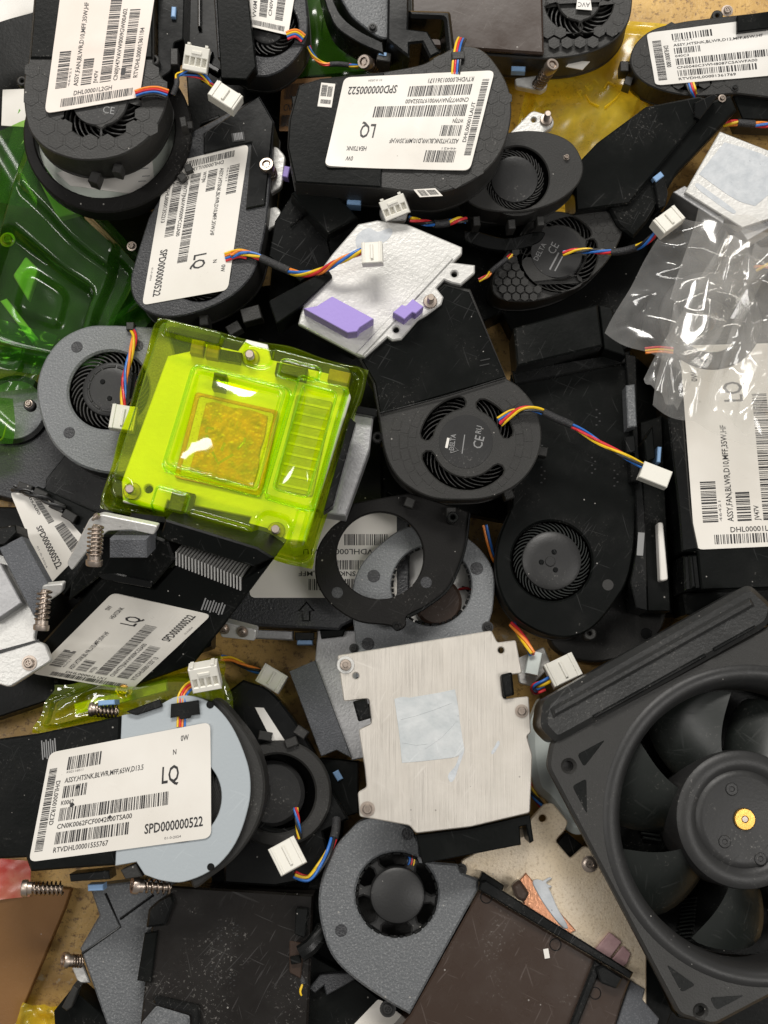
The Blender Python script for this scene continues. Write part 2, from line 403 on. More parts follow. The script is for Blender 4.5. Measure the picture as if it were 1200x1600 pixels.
        for k in range(n - 1):
            i = 2 * k; F += [(i, i + 2, i + 3, i + 1), (i, o + i, o + i + 2, i + 2), (i + 1, i + 3, o + i + 3, o + i + 1)]
        F.append((2 * n - 2, o + 2 * n - 2, o + 2 * n - 1, 2 * n - 1))
        bm = mesh('blade', V, F, mat)
        for k in range(nb): link('blade', bm, h, Matrix.Rotation(2 * math.pi * k / nb, 4, 'Z'))
        return h
    def screw(s, cx, cy, r, w, mat='screw_metal', par=None, name='screw', washer=1.5):
        c = s.L(cx, cy, w); q = s.sc(cx, cy, w); r *= q
        parts = [lathe([(r * washer, .0), (r * washer, .35), (r * 1.0, .4), (r * 1.0, 1.1), (r * .75, 1.5), (r * .55, 1.5), (r * .5, .9), (.01, .9)][::-1], 22)]
        for a in (20, 110):
            parts.append(moved(boxv(-r * .48, r * .48, -r * .11, r * .11, .9, 1.35), Matrix.Rotation(R(a), 4, 'Z')))
        V, F = merge(parts)
        return s.add(name, [(x + c.x, y + c.y, z + w) for x, y, z in V], F, mat, par)
    def stud(s, cx, cy, r, w, h, mat='screw_metal'):             # threaded screw tip standing on a plate
        c = s.L(cx, cy, w); q = s.sc(cx, cy, w); r *= q
        pr = [(.01, h), (r * .42, h), (r * .5, h - .3)]
        k = h - .3
        while k > 1.4: pr += [(r * .5, k), (r * .4, k - .25)]; k -= .5
        pr += [(r * .45, 1.2), (r * .9, 1.1), (r, .8), (r, 0.)]
        V, F = lathe(pr, 20); return s.add('screw', [(x + c.x, y + c.y, z + w) for x, y, z in V], F, mat)
    def spring(s, p0, p1, r=2.6, coils=6, head=3.2, hl=.34, name='spring_screw'):
        """sprung screw between two places (px,py,z); the head is at p1"""
        a, b = s.W(*p0), s.W(*p1); d = b - a; Ln = d.length; d.normalize(); x = d.orthogonal().normalized(); y = d.cross(x)
        rot = Matrix((x, y, d)).transposed().to_4x4(); m = Matrix.Translation(a) @ rot
        hh = Ln * hl
        body = lathe([(.01, Ln - .5), (head * .35, Ln - .5), (head * .42, Ln - 1.3), (head * .55, Ln - 1.3), (head * .6, Ln), (head * .9, Ln), (head, Ln - .5), (head, Ln - hh * .55),
                      (head * .8, Ln - hh * .6), (head * .8, Ln - hh), (r * .55, Ln - hh), (r * .55, 0), (.01, 0)], 24)
        for an in (15, 105): body = merge([body, moved(boxv(-head * .45, head * .45, -.28, .28, Ln - 1.25, Ln - .75), Matrix.Rotation(R(an), 4, 'Z'))])
        h = s.add(name, *moved(body, m), 'screw_metal')
        N = coils * 14; path = [Vector((math.cos(2 * math.pi * k / 14) * r, math.sin(2 * math.pi * k / 14) * r, (Ln - hh) * k / N)) for k in range(N + 1)]
        s.add('spring', *moved(tube(path, .38, 6), m), 'spring_metal', h, 60); return h
    def cable(s, pts, cols=('wire_yellow', 'wire_red', 'wire_blue', 'wire_black'), r=.5, pitch=16, sleeves=(), ph=0., n=9, lay='twist'):
        P = catmull([s.W(*p) for p in pts], n); Lt = [0]
        for i in range(1, len(P)): Lt.append(Lt[-1] + (P[i] - P[i - 1]).length)
        tot = Lt[-1]; nc = len(cols); r *= .6 if lay == 'flat' else .78
        up = s.inv.to_3x3() @ Vector((0, 0, 1))
        for j, c in enumerate(cols):
            path = []
            for i, p in enumerate(P):
                d = (P[min(i + 1, len(P) - 1)] - P[max(0, i - 1)]); d = d.normalized() if d.length else Vector((1, 0, 0))
                x = d.cross(up); x = x.normalized() if x.length > .05 else d.orthogonal().normalized(); y = x.cross(d)
                if lay == 'flat': path.append(p + x * (j - (nc - 1) / 2) * r * 2.05)
                else:
                    a = ph + 2 * math.pi * (j / nc + Lt[i] / pitch); path.append(p + (x * math.cos(a) + y * math.sin(a)) * r * 1.35)
            s.add('wire', *tube(path, r, 6), c, None, 60)
        for f0, f1 in sleeves:
            seg = [p for i, p in enumerate(P) if f0 * tot <= Lt[i] <= f1 * tot]
            if len(seg) > 2: s.add('sleeve', *tube(seg, r * 2.75, 10), 'sleeve', None, 60)
    def connector(s, cx, cy, z, ang, Lx=10.5, Ly=7.6, H=5.5, pitch=0, roll=0, sockets='top', mat='connector_plastic'):
        """small white plug; ang in the picture, z is the height of its top face"""
        c = at(cx, cy, z)
        m = s.inv @ Matrix.Translation(c) @ Matrix.Rotation(R(ang), 4, 'Z') @ Matrix.Rotation(R(pitch), 4, 'Y') @ Matrix.Rotation(R(roll), 4, 'X')
        hol = []
        if sockets == 'top':
            for k in range(4):
                x = (-1.5 + k) * Lx * .235; hol.append([(x - .75, -Ly * .28), (x + .75, -Ly * .28), (x + .75, Ly * .05), (x - .75, Ly * .05)])
        b = prism([(-Lx / 2, -Ly / 2), (Lx / 2, -Ly / 2), (Lx / 2, Ly / 2), (-Lx / 2, Ly / 2)], hol, 0, -H if not hol else -1.6, .3)
        if hol: b = merge([b, boxv(-Lx / 2 + .02, Lx / 2 - .02, -Ly / 2 + .02, Ly / 2 - .02, -H, -1.62)])
        h = s.add('connector', *moved(b, m), mat)
        if sockets == 'ridge':
            s.add('latch_rib', *moved(merge([boxv(-.5, .5, -Ly * .34, Ly * .36, 0, .8, .2), boxv(-Lx * .42, -Lx * .34, -Ly * .5, Ly * .5, 0, .4, .1), boxv(Lx * .34, Lx * .42, -Ly * .5, Ly * .5, 0, .4, .1)]), m), mat, h)
        if sockets == 'top':
            s.add('polarising_rib', *moved(merge([boxv(-Lx * .42, -Lx * .3, Ly * .5, Ly * .5 + .9, -H * .8, .0, .1), boxv(Lx * .3, Lx * .42, Ly * .5, Ly * .5 + .9, -H * .8, .0, .1), boxv(-Lx * .2, Lx * .2, Ly * .18, Ly * .3, 0, .45, .1)]), m), mat, h)
        return h
    def label(s, quad, w, items, rnd=3.0, mat='label_paper', wave=.12, Wl=66., Hl=46., name='label', seed=1, par=None, crease=(), curl=0.):
        """quad = BL, BR, TR, TL of the label as it is read; items in label millimetres"""
        q = [s.L(p[0], p[1], w) for p in quad]
        def hh(x, y): return wave * (noise.noise(Vector((x * 2.3, y * 2.1, seed * 7.7))) + .4 * noise.noise(Vector((x * 6, y * 5, seed * 3.1)))) + wave * .6 + curl * max(0, x + y - 1.55)**2 * 8 + curl * .6 * max(0, .35 - x - (1 - y))**2 * 8 + sum(.22 * math.exp(-((x - cx_) / .018)**2) for cx_ in crease)
        out = fillet([(0, 0), (Wl, 0), (Wl, Hl), (0, Hl)], rnd, 5); dense = []
        for i, p in enumerate(out):
            b = out[(i + 1) % len(out)]; n = max(1, int((b - p).length / 4)); dense += [p.lerp(b, k / n) for k in range(n)]
        V, F = [], []; ctr = Vector((Wl / 2, Hl / 2)); rings = 14; N = len(dense)
        for k in range(rings + 1):
            for p in dense:
                x = ctr + (p - ctr) * (k / rings if k else 1e-3); P = bil(q, x.x / Wl, x.y / Hl); V.append((P.x, P.y, w + hh(x.x / Wl, x.y / Hl)))
        for k in range(rings):
            for i in range(N): F.append((k * N + i, (k + 1) * N + i, (k + 1) * N + (i + 1) % N, k * N + (i + 1) % N))
        b = len(V)                                               # paper edge
        for p in dense: P = bil(q, p.x / Wl, p.y / Hl); V.append((P.x, P.y, w - .2))
        for i in range(N): F.append((rings * N + i, b + i, b + (i + 1) % N, rings * N + (i + 1) % N))
        if area2([Vector(v[:2]) for v in V[rings * N:rings * N + N]]) < 0: F = [f[::-1] for f in F]
        lab = s.add(name, V, F, mat, par, 50)
        rs = random.Random(seed); groups = {}
        for it in items:
            k = it[0]; ink = 'ink'
            if k == 't' or k == 'f':
                _, st, x0, y0, wd_, ht, rot = it[:7]; tv, tf = text_geo(st, it[7] if len(it) > 7 else .008); a = R(rot)
                vv = [(x0 + x * wd_ * math.cos(a) - y * ht * math.sin(a), y0 + x * wd_ * math.sin(a) + y * ht * math.cos(a)) for x, y in tv]; ff = tf
                ink = 'faded_ink' if k == 'f' else 'ink'
            elif k == 'b':                                       # bar code: x0,x1,y0,y1,vertical
                _, x0, x1, y0, y1, vert = it; vv, ff = [], []; x = y0 if vert else x0; e = y1 if vert else x1
                while x < e - .3:
                    d = rs.choice((.22, .22, .3, .45, .6)); lo, hi = (x0, x1) if vert else (y0, y1)
                    for u in range(3):
                        a0 = lo + (hi - lo) * u / 3; a1 = lo + (hi - lo) * (u + 1) / 3; i = len(vv)
                        vv += [(a0, x), (a1, x), (a1, x + d), (a0, x + d)] if vert else [(x, a0), (x + d, a0), (x + d, a1), (x, a1)]
                        ff.append((i, i + 1, i + 2, i + 3))
                    x += d + rs.choice((.22, .25, .4, .55))
            elif k == 'p':                                       # small torn or smudged spot
                _, x0, y0, r0 = it; vv = [(x0 + math.cos(a) * r0 * rs.uniform(.4, 1.3), y0 + math.sin(a) * r0 * rs.uniform(.4, 1.2)) for a in [2 * math.pi * j / 9 for j in range(9)]]; ff = [tuple(range(9))]
            g = groups.setdefault(ink, ([], [])); b0 = len(g[0])
            for x, y in vv:
                P = bil(q, x / Wl, y / Hl); g[0].append((P.x, P.y, w + hh(x / Wl, y / Hl) + .10))
            g[1].extend(tuple(b0 + i for i in f) for f in ff)
        for ink, g in groups.items(): s.add('print', g[0], g[1], ink, lab, 0)
        return lab
    def sheet(s, name, quad, nx, ny, hf, mat, par=None, edge=None, smooth=60, mask=None):
        """thin formed sheet over a picture quad BL,BR,TR,TL: hf(s,t) in mm along the normal"""
        q = [s.L(p[0], p[1]) for p in quad]; V, F = [], []
        for j in range(ny + 1):
            for i in range(nx + 1):
                a, b = i / nx, j / ny
                if edge: a2, b2 = edge(a, b)
                else: a2, b2 = a, b
                P = bil(q, a2, b2); V.append((P.x, P.y, hf(a, b)))
        for j in range(ny):
            for i in range(nx):
                if mask and not mask((i + .5) / nx, (j + .5) / ny): continue
                k = j * (nx + 1) + i; F.append((k, k + 1, k + nx + 2, k + nx + 1))
        return s.add(name, V, F, mat, par, smooth)
    def hexes(s, cx, cy, r0, r1, w, cell=4.6, h=.14, mat='black_plastic', inside=None):
        """moulded honeycomb relief on a fan cover"""
        c = s.L(cx, cy, w); q = s.sc(cx, cy, w); r0 *= q; r1 *= q; parts = []; n = int(r1 / cell) + 2
        for i in range(-n, n + 1):
            for j in range(-n, n + 1):
                x = (i + (j % 2) * .5) * cell; y = j * cell * .866; d = math.hypot(x, y)
                if not r0 < d < r1: continue
                if inside and not inside(c.x + x, c.y + y): continue
                parts.append(prism([(c.x + x + cell * .50 * math.cos(R(30 + 60 * k)), c.y + y + cell * .50 * math.sin(R(30 + 60 * k))) for k in range(6)], [], w + h * (.8 + .4 * random.random()), w - .1, .1))
        o = s.add('honeycomb_relief', *merge(parts), mat); o['kind'] = 'stuff'; return o
    def tiles(s, cx, cy, rings, w, h=.3, mat='black_plastic', span=(0, 360), ins=None):
        """moulded relief of curved blocks round a fan opening; rings = [(r0,r1,n)...] px"""
        c = s.L(cx, cy, w); q = s.sc(cx, cy, w); parts = []
        for r0, r1, n in rings:
            a = span[0] + random.random() * 9
            while a < span[1]:
                da = (360 / n) * random.uniform(.6, 1.35); g = .35 / (r1 * q) * 57
                pts = [(c.x + r1 * q * math.cos(R(a + g + (da - 2 * g) * k / 4)), c.y + r1 * q * math.sin(R(a + g + (da - 2 * g) * k / 4))) for k in range(5)]
                pts += [(c.x + r0 * q * math.cos(R(a + da - g - (da - 2 * g) * k / 4)), c.y + r0 * q * math.sin(R(a + da - g - (da - 2 * g) * k / 4))) for k in range(5)]
                if not ins or all(ins(*p_) for p_ in pts): parts.append(prism(pts, [], w + h * random.uniform(.5, 1.1), w - .1, min(.2, h * .8)))
                a += da
        o = s.add('block_relief', *merge(parts), mat); o['kind'] = 'stuff'; return o
    def housing(s, outline, T, cav, cover_mat, body_mat, holes=(), cover=1.6, ch=.5, cname='cover'):
        """fan housing: a cover with openings, a hollow wall below it and a floor"""
        cv = s.slab(cname, outline, 0, -cover, cover_mat, holes, ch)
        lp = s.loop(outline, 0); cl = [s.loop(c, 0) for c in cav]
        body = prism(offset(lp if area2(lp) > 0 else lp[::-1], .25), cl, -cover - .02, -T + 1.5, 0)
        base = prism(lp, [], -T + 1.48, -T, 0)
        s.add('housing', *merge([body, base]), body_mat); return cv
def inpoly(lp, margin=0):
    l2 = offset(lp if area2(lp) > 0 else lp[::-1], margin)
    def f(x, y):
        c = False
        for i in range(len(l2)):
            a, b = l2[i - 1], l2[i]
            if (a.y > y) != (b.y > y) and x < (b.x - a.x) * (y - a.y) / (b.y - a.y) + a.x: c = not c
        return c
    return f
def std(dhl, part, code, cn, rtv, big=None, name=None, spots=(), num='46421'):
    it = [('b', 1.4, 4.4, 4, 39, True), ('t', dhl, 5.0, 33, 18.5, 1.7, -90), ('b', 8.4, 22, 37, 42.5, False), ('f', num, 8.6, 35.6, 6.5, 1.0, 0, 0),
          ('t', part, 8.4, 31.6, 31, 2.2, 0), ('b', 8.4, 18, 25.2, 30.2, False), ('t', code, 8.4, 22.3, 4.8, 1.9, 0), ('b', 8.4, 50, 15.6, 21, False),
          ('t', cn, 8.4, 12.4, 28, 2.1, 0), ('b', 8.4, 36, 6, 11, False), ('t', rtv, 8.4, 2.6, 20, 2.2, 0)]
    if big: it += [('t', '0W', 54, 40.5, 3.2, 2.3, 0), ('t', 'LQ', 47, 24.5, 6.6, 7, 0, .012), ('t', big, 41.5, 5.2, 21.5, 4.0, 0, .015), ('f', '01-0-2024', 49, 1.8, 6, 1, 0, 0)]
    if name == 'N': it.append(('t', 'N', 51, 35.5, 1.3, 2.2, 0))
    elif name: it.append(('t', name, 49, 35.5, 9, 2.2, 0))
    return it + [('p', *p) for p in spots]
def ground(name, lp, z1, z0, mat):
    o = link(name, mesh(name, *prism(lp, [], z1, z0, 0), mat)); o['kind'] = 'structure'; return o
# ================================================================== the setting
ground('tabletop', [(-420, -420), (420, -420), (420, 460), (-420, 460)], 0, -20, 'table_board')
# ================================================================== things, roughly from the top of the picture down
# --- honeycomb blower with the long label, top left
f = Fr('blower_heatsink', 'black honeycomb blower at top left with a long white barcode label hanging over it', 'blower fan', 150, 150, 84, (2, -4))
ol = [(58, -70, 1), (45, 92, 1), (37, 133), (43, 195), (60, 222), (88, 240), (130, 250), (187, 243), (230, 217), (253, 182), (262, 150), (257, 128), (240, 98, 1), (240, -70, 1)]
f.housing(ol, 19, [('c', 156, 155, 74)], 'black_plastic', 'black_plastic', [('k', 156, 155, 44, 66, 200, 262), ('k', 156, 155, 44, 66, 285, 350), ('k', 156, 155, 44, 66, 5, 80), ('k', 156, 155, 44, 66, 105, 180)])
f.hexes(156, 155, 68, 125, 0, 6.4, inside=inpoly(f.loop([(38, 96, 1)] + ol[2:12] + [(250, 110, 1), (236, 98, 1)], 0), 1.6))
f.impeller(156, 155, 70, 42, -2.2, 10, 29, cap=False)
f.slab('hub_sticker', ('c', 150, 160, 36), .12, -.3, 'hub_plastic', ch=.05)
f.text('print', 'CE', 160, 176, .16, 12, 18, -8, 'grey_print')
f.slab('duct', [(60, -70, 1), (47, 90, 1), (238, 90, 1), (238, -70, 1)], 1.0, .02, 'black_shroud', ch=.5)
f.slab('shroud', ('f', 4, [(246, -70), (290, -70), (286, 62), (272, 66), (268, 110), (246, 126)]), -5, -24, 'black_gloss')
f.box('clip', 272, 88, 12, 26, 0, -3, -9, 'black_plastic'); f.box('clip', 271, 18, 7, 16, -4, -3, -7, 'blue_tab')
f.box('clip', 183, 262, 14, 14, -15, -6, -13, 'black_plastic'); f.box('clip', 147, 276, 15, 18, -20, -12, -19, 'black_plastic'); f.box('clip', 286, 190, 10, 16, 12, -9, -17, 'black_plastic')
f.slab('screw_lug', ('c', 34, 126, 8, 20), -3, -6, 'black_plastic', [('c', 34, 126, 3, 14)]); f.slab('screw_lug', ('c', 240, 93, 9, 20), -2, -6, 'black_plastic', [('c', 240, 93, 3.5, 14)])
f.label([(218, 152), (256, -100), (108, -110), (70, 178)], 1.15, std('DHL00001L2GH', 'ASSY,FAN,BLWR,D10,MFF,35W,HF', 'JV47V', 'CN0JV47VAVW0009GW00A02', 'RTVDHL00001361184', spots=((11.5, 10, 1.6),)), seed=2, crease=(.36,), mat='label_pink', curl=1.)
f.cable([(212, 148, 86), (228, 143, 86.5), (245, 142, 86.5), (262, 147, 86)], lay='flat', cols=('wire_orange', 'wire_red', 'wire_blue', 'wire_black'), r=.8)
f.cable([(270, 148, 84), (276, 132, 85), (277, 118, 84), (290, 116, 82), (316, 122, 80), (335, 136, 78)], sleeves=((0, .25),), pitch=22)
f.cable([(277, 118, 84), (300, 108, 84), (318, 118, 83), (328, 130, 82)], cols=('wire_blue', 'wire_yellow'), pitch=30)
f.connector(306, 92, 88, -8, 9.2, 9.0, 7, pitch=8, roll=22); f.connector(352, 148, 82, -32, 11.5, 6.8, 6, sockets='ridge', pitch=6)
# --- bare fan base ring showing a pale plate, below it
f = Fr('fan_base', 'thin black fan base ring with a pale plate under the top left honeycomb blower', 'fan base', 165, 210, 60, (0, -3))
f.slab('ring', ('c', 168, 205, 132), 0, -9, 'matte_black', [('c', 163, 203, 110)], .6)
f.slab('plate', ('c', 163, 203, 112), -7, -8.5, 'pale_plate')
f.slab('paper_label', [(88, 270, 1), (236, 228, 1), (243, 308, 1), (110, 290, 1)], -6.7, -7, 'white_paper', ch=.05)
for x, y, a in ((284, 276, 40), (294, 262, 20), (295, 195, 5)): f.box('clip', x, y, 12, 12, a, 1.5, -6, 'black_plastic')
for x, y in ((222, 283), (228, 275), (226, 263), (228, 291)): f.box('print', x, y, 12, 1.2, 4, -6.6, -6.9, 'grey_print', ch=0)
# --- white sheet in the top left corner
f = Fr('paper_sheet', 'white paper corner poking in at the top left edge', 'paper', 40, 10, 58, (6, 4))
f.sheet('sheet', [(-60, 60), (45, 22), (150, -20), (-60, -30)], 16, 10, lambda a, b: 1.5 * math.sin(a * 3 + b * 2), 'white_paper')
# --- label fan left of centre top (long label reading downwards)
f = Fr('blower_heatsink', 'black blower whose white LQ label runs downward, above the lime tray', 'blower fan', 310, 400, 56, (-3, -3))
ol = [(300, 205, 1), (405, 150, 1), (428, 190, 1), (418, 330), (405, 400), (392, 432), (362, 462), (318, 484), (270, 495), (232, 488), (210, 468), (204, 440), (212, 405), (232, 340, 1), (255, 300, 1)]
f.housing(ol, 20, [('c', 310, 420, 62)], 'dark_cover', 'black_plastic', [('c', 312, 424, 48)])
f.impeller(312, 424, 46, 30, -2, 9, 25)
f.label([(260, 256), (222, 477), (356, 453), (389, 225)], .25, std('DHL00001L1X1', 'ASSY,HTSNK,BLWR,D10,MFF,35W,HF', 'W77JN', 'CN0W77JNAVW0009CG2A00', 'RTVDHL00001352213', 'SPD000000522', 'N'), seed=3)
f.slab('shroud', [(318, 208, 1), (404, 150, 1), (427, 190, 1), (414, 320, 1), (384, 326, 1), (393, 222, 1), (318, 240, 1)], 1.2, .02, 'black_gloss')
f.box('barcode_sticker', 372, 214, 20, 14, 8, 1.5, 1.1, 'hub_plastic', ch=.02)
for k in range(6): f.box('print', 366 + 2.4 * k, 214 - .4 * k, 1.2 + .6 * (k % 2), 11, 8, 1.62, 1.4, 'grey_print', ch=0)
f.slab('metal_lug', ('f', 6, [(408, 232), (432, 228), (446, 244), (440, 292), (420, 304), (408, 290)]), -6, -9, 'cast_aluminium')
f.box('thermal_pad', 447, 268, 9, 17, -12, -3, -8, 'purple_pad'); f.box('clip', 412, 277, 8, 14, 0, -2, -8, 'blue_tab')
f.spring((428, 288, 46), (416, 256, 62), 2.7, 5, 2.9)
f.slab('metal_lug', ('f', 5, [(404, 330), (432, 322), (440, 332), (432, 352), (404, 366)]), -8, -11, 'cast_aluminium')
f.slab('shroud', ('f', 3, [(382, 300), (408, 300), (410, 348), (378, 362)]), -3, -18, 'black_shroud')
f.box('clip', 392, 490, 30, 22, 15, -8, -15, 'black_plastic'); f.box('clip', 318, 500, 14, 16, 5, -6, -14, 'black_plastic'); f.box('clip', 365, 512, 22, 16, 30, -12, -18, 'black_plastic')
f.cable([(362, 400, 58), (378, 395, 59), (400, 400, 59), (440, 418, 62), (468, 428, 66), (500, 424, 70), (530, 408, 76), (566, 392, 78)], cols=('wire_blue', 'wire_orange', 'wire_red', 'wire_yellow'), pitch=24, sleeves=((.2, .46),), r=.75)
f.cable([(352, 402, 57), (372, 396, 58.5), (386, 398, 58)], lay='flat', cols=('wire_yellow', 'wire_orange', 'wire_blue', 'wire_red'), r=.8)
f.connector(581, 394, 80, 2, 7.8, 8.2, 4.2, sockets='ridge', pitch=-5)
f.screw(206, 385, 5, -12)
# --- small labelled fan at the top edge
f = Fr('blower_fan', 'grey rimmed fan at top edge with a crumpled barcode label', 'blower fan', 430, 40, 66, (-2, -5))
f.housing([(330, -60, 1), (470, -60, 1), (480, 20), (478, 62), (455, 98), (420, 118), (380, 116, 1), (340, 90, 1)], 16, [('c', 415, 40, 52)], 'dark_cover', 'black_plastic', [('c', 418, 42, 48)])
f.impeller(418, 42, 44, 28, -2.2, 8, 23)
f.slab('shroud', [(335, -60, 1), (382, -60, 1), (400, 104, 1), (385, 124, 1), (345, 122, 1)], 6, .1, 'black_shroud')
f.label([(450, 55), (472, -75), (390, -80), (385, 40)], 1, [('b', 2, 6, 5, 40, True), ('t', 'RTVDHL', 34, 3, 20, 3.4, 0), ('b', 10, 60, 8, 16, False), ('t', 'CN0W', 12, 20, 16, 3.6, 0), ('b', 10, 50, 25, 33, False), ('t', 'VV6M', 8, 36, 14, 4, 0)], seed=5)
f.cable([(448, 56, 68), (462, 52, 68.5), (474, 60, 67)], lay='flat', cols=('wire_orange', 'wire_yellow', 'wire_blue', 'wire_red'), r=.8)
f.cable([(482, 72, 62), (490, 88, 60), (506, 100, 58), (530, 100, 58), (560, 104, 56)], pitch=20, cols=('wire_yellow', 'wire_blue', 'wire_red', 'wire_orange'), sleeves=((.5, .85),))
f.box('clip', 468, 58, 16, 22, -6, .8, -2, 'dark_cover')
# --- green tray scrap at the top edge
f = Fr('plastic_tray', 'dark green clear tray scrap at the top edge beside the crumpled label fan', 'plastic tray', 520, 50, 34, (0, 4))
def tray(a, b):
    return 5 * math.sin(a * 7) * (.3 + b) + 4 * (1 if .3 < a < .7 and .3 < b < .8 else 0) + 2 * noise.noise(Vector((a * 5, b * 5, 2)))
f.sheet('sheet', [(450, 125), (600, 115), (620, -60), (470, -60)], 40, 34, tray, 'green_film')
# --- angular black shroud and grey fan, top middle
f = Fr('blower_heatsink', 'black angular shroud and speckled fan rim cut off by the top edge', 'blower fan', 600, 60, 62, (3, -3))
f.housing([(505, -60, 1), (545, 18), (570, 42), (600, 60), (615, 50), (615, -60, 1)], 16, [], 'charcoal_cover', 'black_plastic')
f.slab('rim', [(503, -60, 1), (528, 16), (556, 44), (598, 66, 1), (600, 84, 1), (556, 64), (520, 34), (492, -60, 1)], .5, -14, 'black_gloss')
f.screw(582, 44, 5, .1, 'hub_plastic')
f.slab('shroud', [(607, -60, 1), (640, -60, 1), (638, 44, 1), (668, 48, 1), (688, 82, 1), (672, 90, 1), (660, 66, 1), (640, 68, 1), (640, 90, 1), (605, 62, 1)], 6, -16, 'black_gloss', ch=.8)
f.slab('frame', ('f', 5, [(636, 14), (704, 16), (712, 84), (700, 90), (694, 28), (640, 26)]), 5, -12, 'black_gloss', ch=1.2)
f.box('clip', 600, 88, 22, 14, -8, -1, -12, 'black_plastic'); f.box('clip', 598, 84, 12, 5, -8, -.6, -1.2, 'blue_tab', ch=.05)
f.spring((588, 106, 50), (568, 96, 60), 2.4, 4, 2.9, .4)
# --- brown-black ducted honeycomb fan, top right of middle
f = Fr('blower_heatsink', 'brown black duct with honeycomb fan at the top edge, hub sticker upside down', 'blower fan', 840, 40, 38, (-3, -4))
ol = [(640, -70, 1), (985, -70, 1), (988, 0), (980, 38), (952, 68), (905, 86), (850, 92, 1), (640, 78, 1)]
f.housing(ol, 20, [('c', 905, 0, 62)], 'black_plastic', 'black_plastic', [('k', 905, 0, 34, 54, 190, 262), ('k', 905, 0, 34, 54, 282, 352), ('k', 905, 0, 34, 54, 10, 170)])
f.impeller(905, 0, 58, 32, -2.2, 9, 27, cap=False)
f.hexes(905, 0, 56, 105, 0, 5.4, inside=inpoly(f.loop([(848, -70, 1)] + ol[1:6] + [(848, 90, 1)], 0), 1.6))
f.slab('duct', ('f', 3, [(642, -70), (846, -70), (850, 84), (645, 70)]), 2.2, .03, 'brown_shroud', ch=.8)
f.slab('hub_sticker', [(900, 14, 1), (925, 16, 1), (923, 0, 1), (902, -2, 1)], .3, .0, 'white_paper', ch=.05)
f.text('print', 'AVC', 922, 4, .36, 8, 19, 176, 'ink')
f.slab('date_label', [(884, 104, 1), (892, 94, 1), (922, 96, 1), (910, 109, 1)], -7, -7.6, 'label_paper', ch=.05)
f.slab('metal_lug', ('f', 4, [(804, 122), (850, 116), (856, 134), (846, 142), (806, 134)]), -12, -16, 'cast_aluminium')
f.spring((840, 134, 24), (864, 100, 40), 2.5, 6, 2.8); f.box('clip', 810, 107, 22, 8, -2, -6, -10, 'blue_tab')
# --- central label unit, label upside down
f = Fr('blower_heatsink', 'black honeycomb blower with upside down LQ HEATSINK label at top centre', 'blower fan', 640, 200, 76, (1, -2))
ol = [(467, 133, 1), (500, 122, 1), (600, 112, 1), (660, 100), (686, 86), (717, 72), (750, 76), (776, 102), (796, 143), (797, 195), (778, 245), (738, 282), (690, 300), (645, 300, 1), (597, 294, 1), (460, 285, 1), (449, 230, 1), (451, 187, 1)]
f.housing(ol, 20, [], 'black_plastic', 'black_plastic')
f.hexes(722, 190, 20, 108, 0, 5.6, inside=inpoly(f.loop([(612, 110, 1)] + ol[3:14] + [(612, 298, 1)], 0), 1.8))
f.slab('duct', [(467, 134, 1), (500, 123, 1), (600, 113, 1), (596, 292, 1), (462, 284, 1), (450, 230, 1), (453, 187, 1)], .9, .02, 'black_shroud')
f.label([(773, 110), (538, 121), (507, 261), (734, 267)], 1.1, std('DHL00001LAUT', 'ASSY,HTSNK,BLWR,D10,MFF,35W,HF', 'W77JN', 'CN0W77JNAVW001970352A00', 'RTVDHL00001361171', 'SPD000000522', 'HEATSINK'), seed=4, crease=(.40,), wave=.2, curl=.8)
f.label([(524, 131), (502, 129), (496, 166), (518, 168)], 1.0, [('b', 8, 56, 32, 40, False), ('b', 8, 30, 6, 26, False), ('b', 34, 60, 4, 26, True)], rnd=1, seed=9, wave=.02, name='date_label')
f.label([(646, 296), (680, 294), (692, 306), (656, 308)], .15, [('b', 8, 30, 6, 40, False), ('b', 34, 60, 8, 38, True)], rnd=1, seed=10, wave=.02, name='date_label')
f.cable([(712, 116, 77.5), (714, 92, 78), (718, 70, 76), (722, 60, 72)], lay='flat', r=.75); f.box('clip', 716, 86, 20, 12, 4, 2.2, -1, 'black_plastic')
f.cable([(640, 342, 66), (664, 348, 62), (690, 350, 60), (716, 344, 60), (728, 344, 58)], cols=('wire_red', 'wire_yellow', 'wire_blue', 'wire_black'), pitch=18, sleeves=((.42, .72),), r=.75)
f.connector(616, 324, 74, 18, 9.8, 7.5, 8, pitch=-12, roll=20); f.slab('metal_lug', ('f', 5, [(592, 330), (604, 304), (640, 318), (634, 344), (600, 346)]), -22, -25, 'cast_aluminium')
f.screw(601, 306, 6, -18); f.box('clip', 553, 315, 22, 9, -4, -14, -20, 'blue_tab')
f.slab('heatsink_base', [(455, 150, 1), (640, 125, 1), (640, 285, 1), (470, 280, 1)], -20.1, -30, 'black_shroud')
# --- brown adhesive strip with old label behind
f = Fr('old_label', 'brown tinted old barcode label half hidden left of the upside down LQ blower', 'label', 450, 150, 44, (0, 0))
f.label([(436, 205), (450, 205), (520, 120), (440, 125)], 0, [('b', 6, 60, 4, 14, False), ('t', 'CN0504', 8, 18, 44, 6, 0), ('b', 6, 60, 28, 42, False)], mat='cardboard', seed=12)
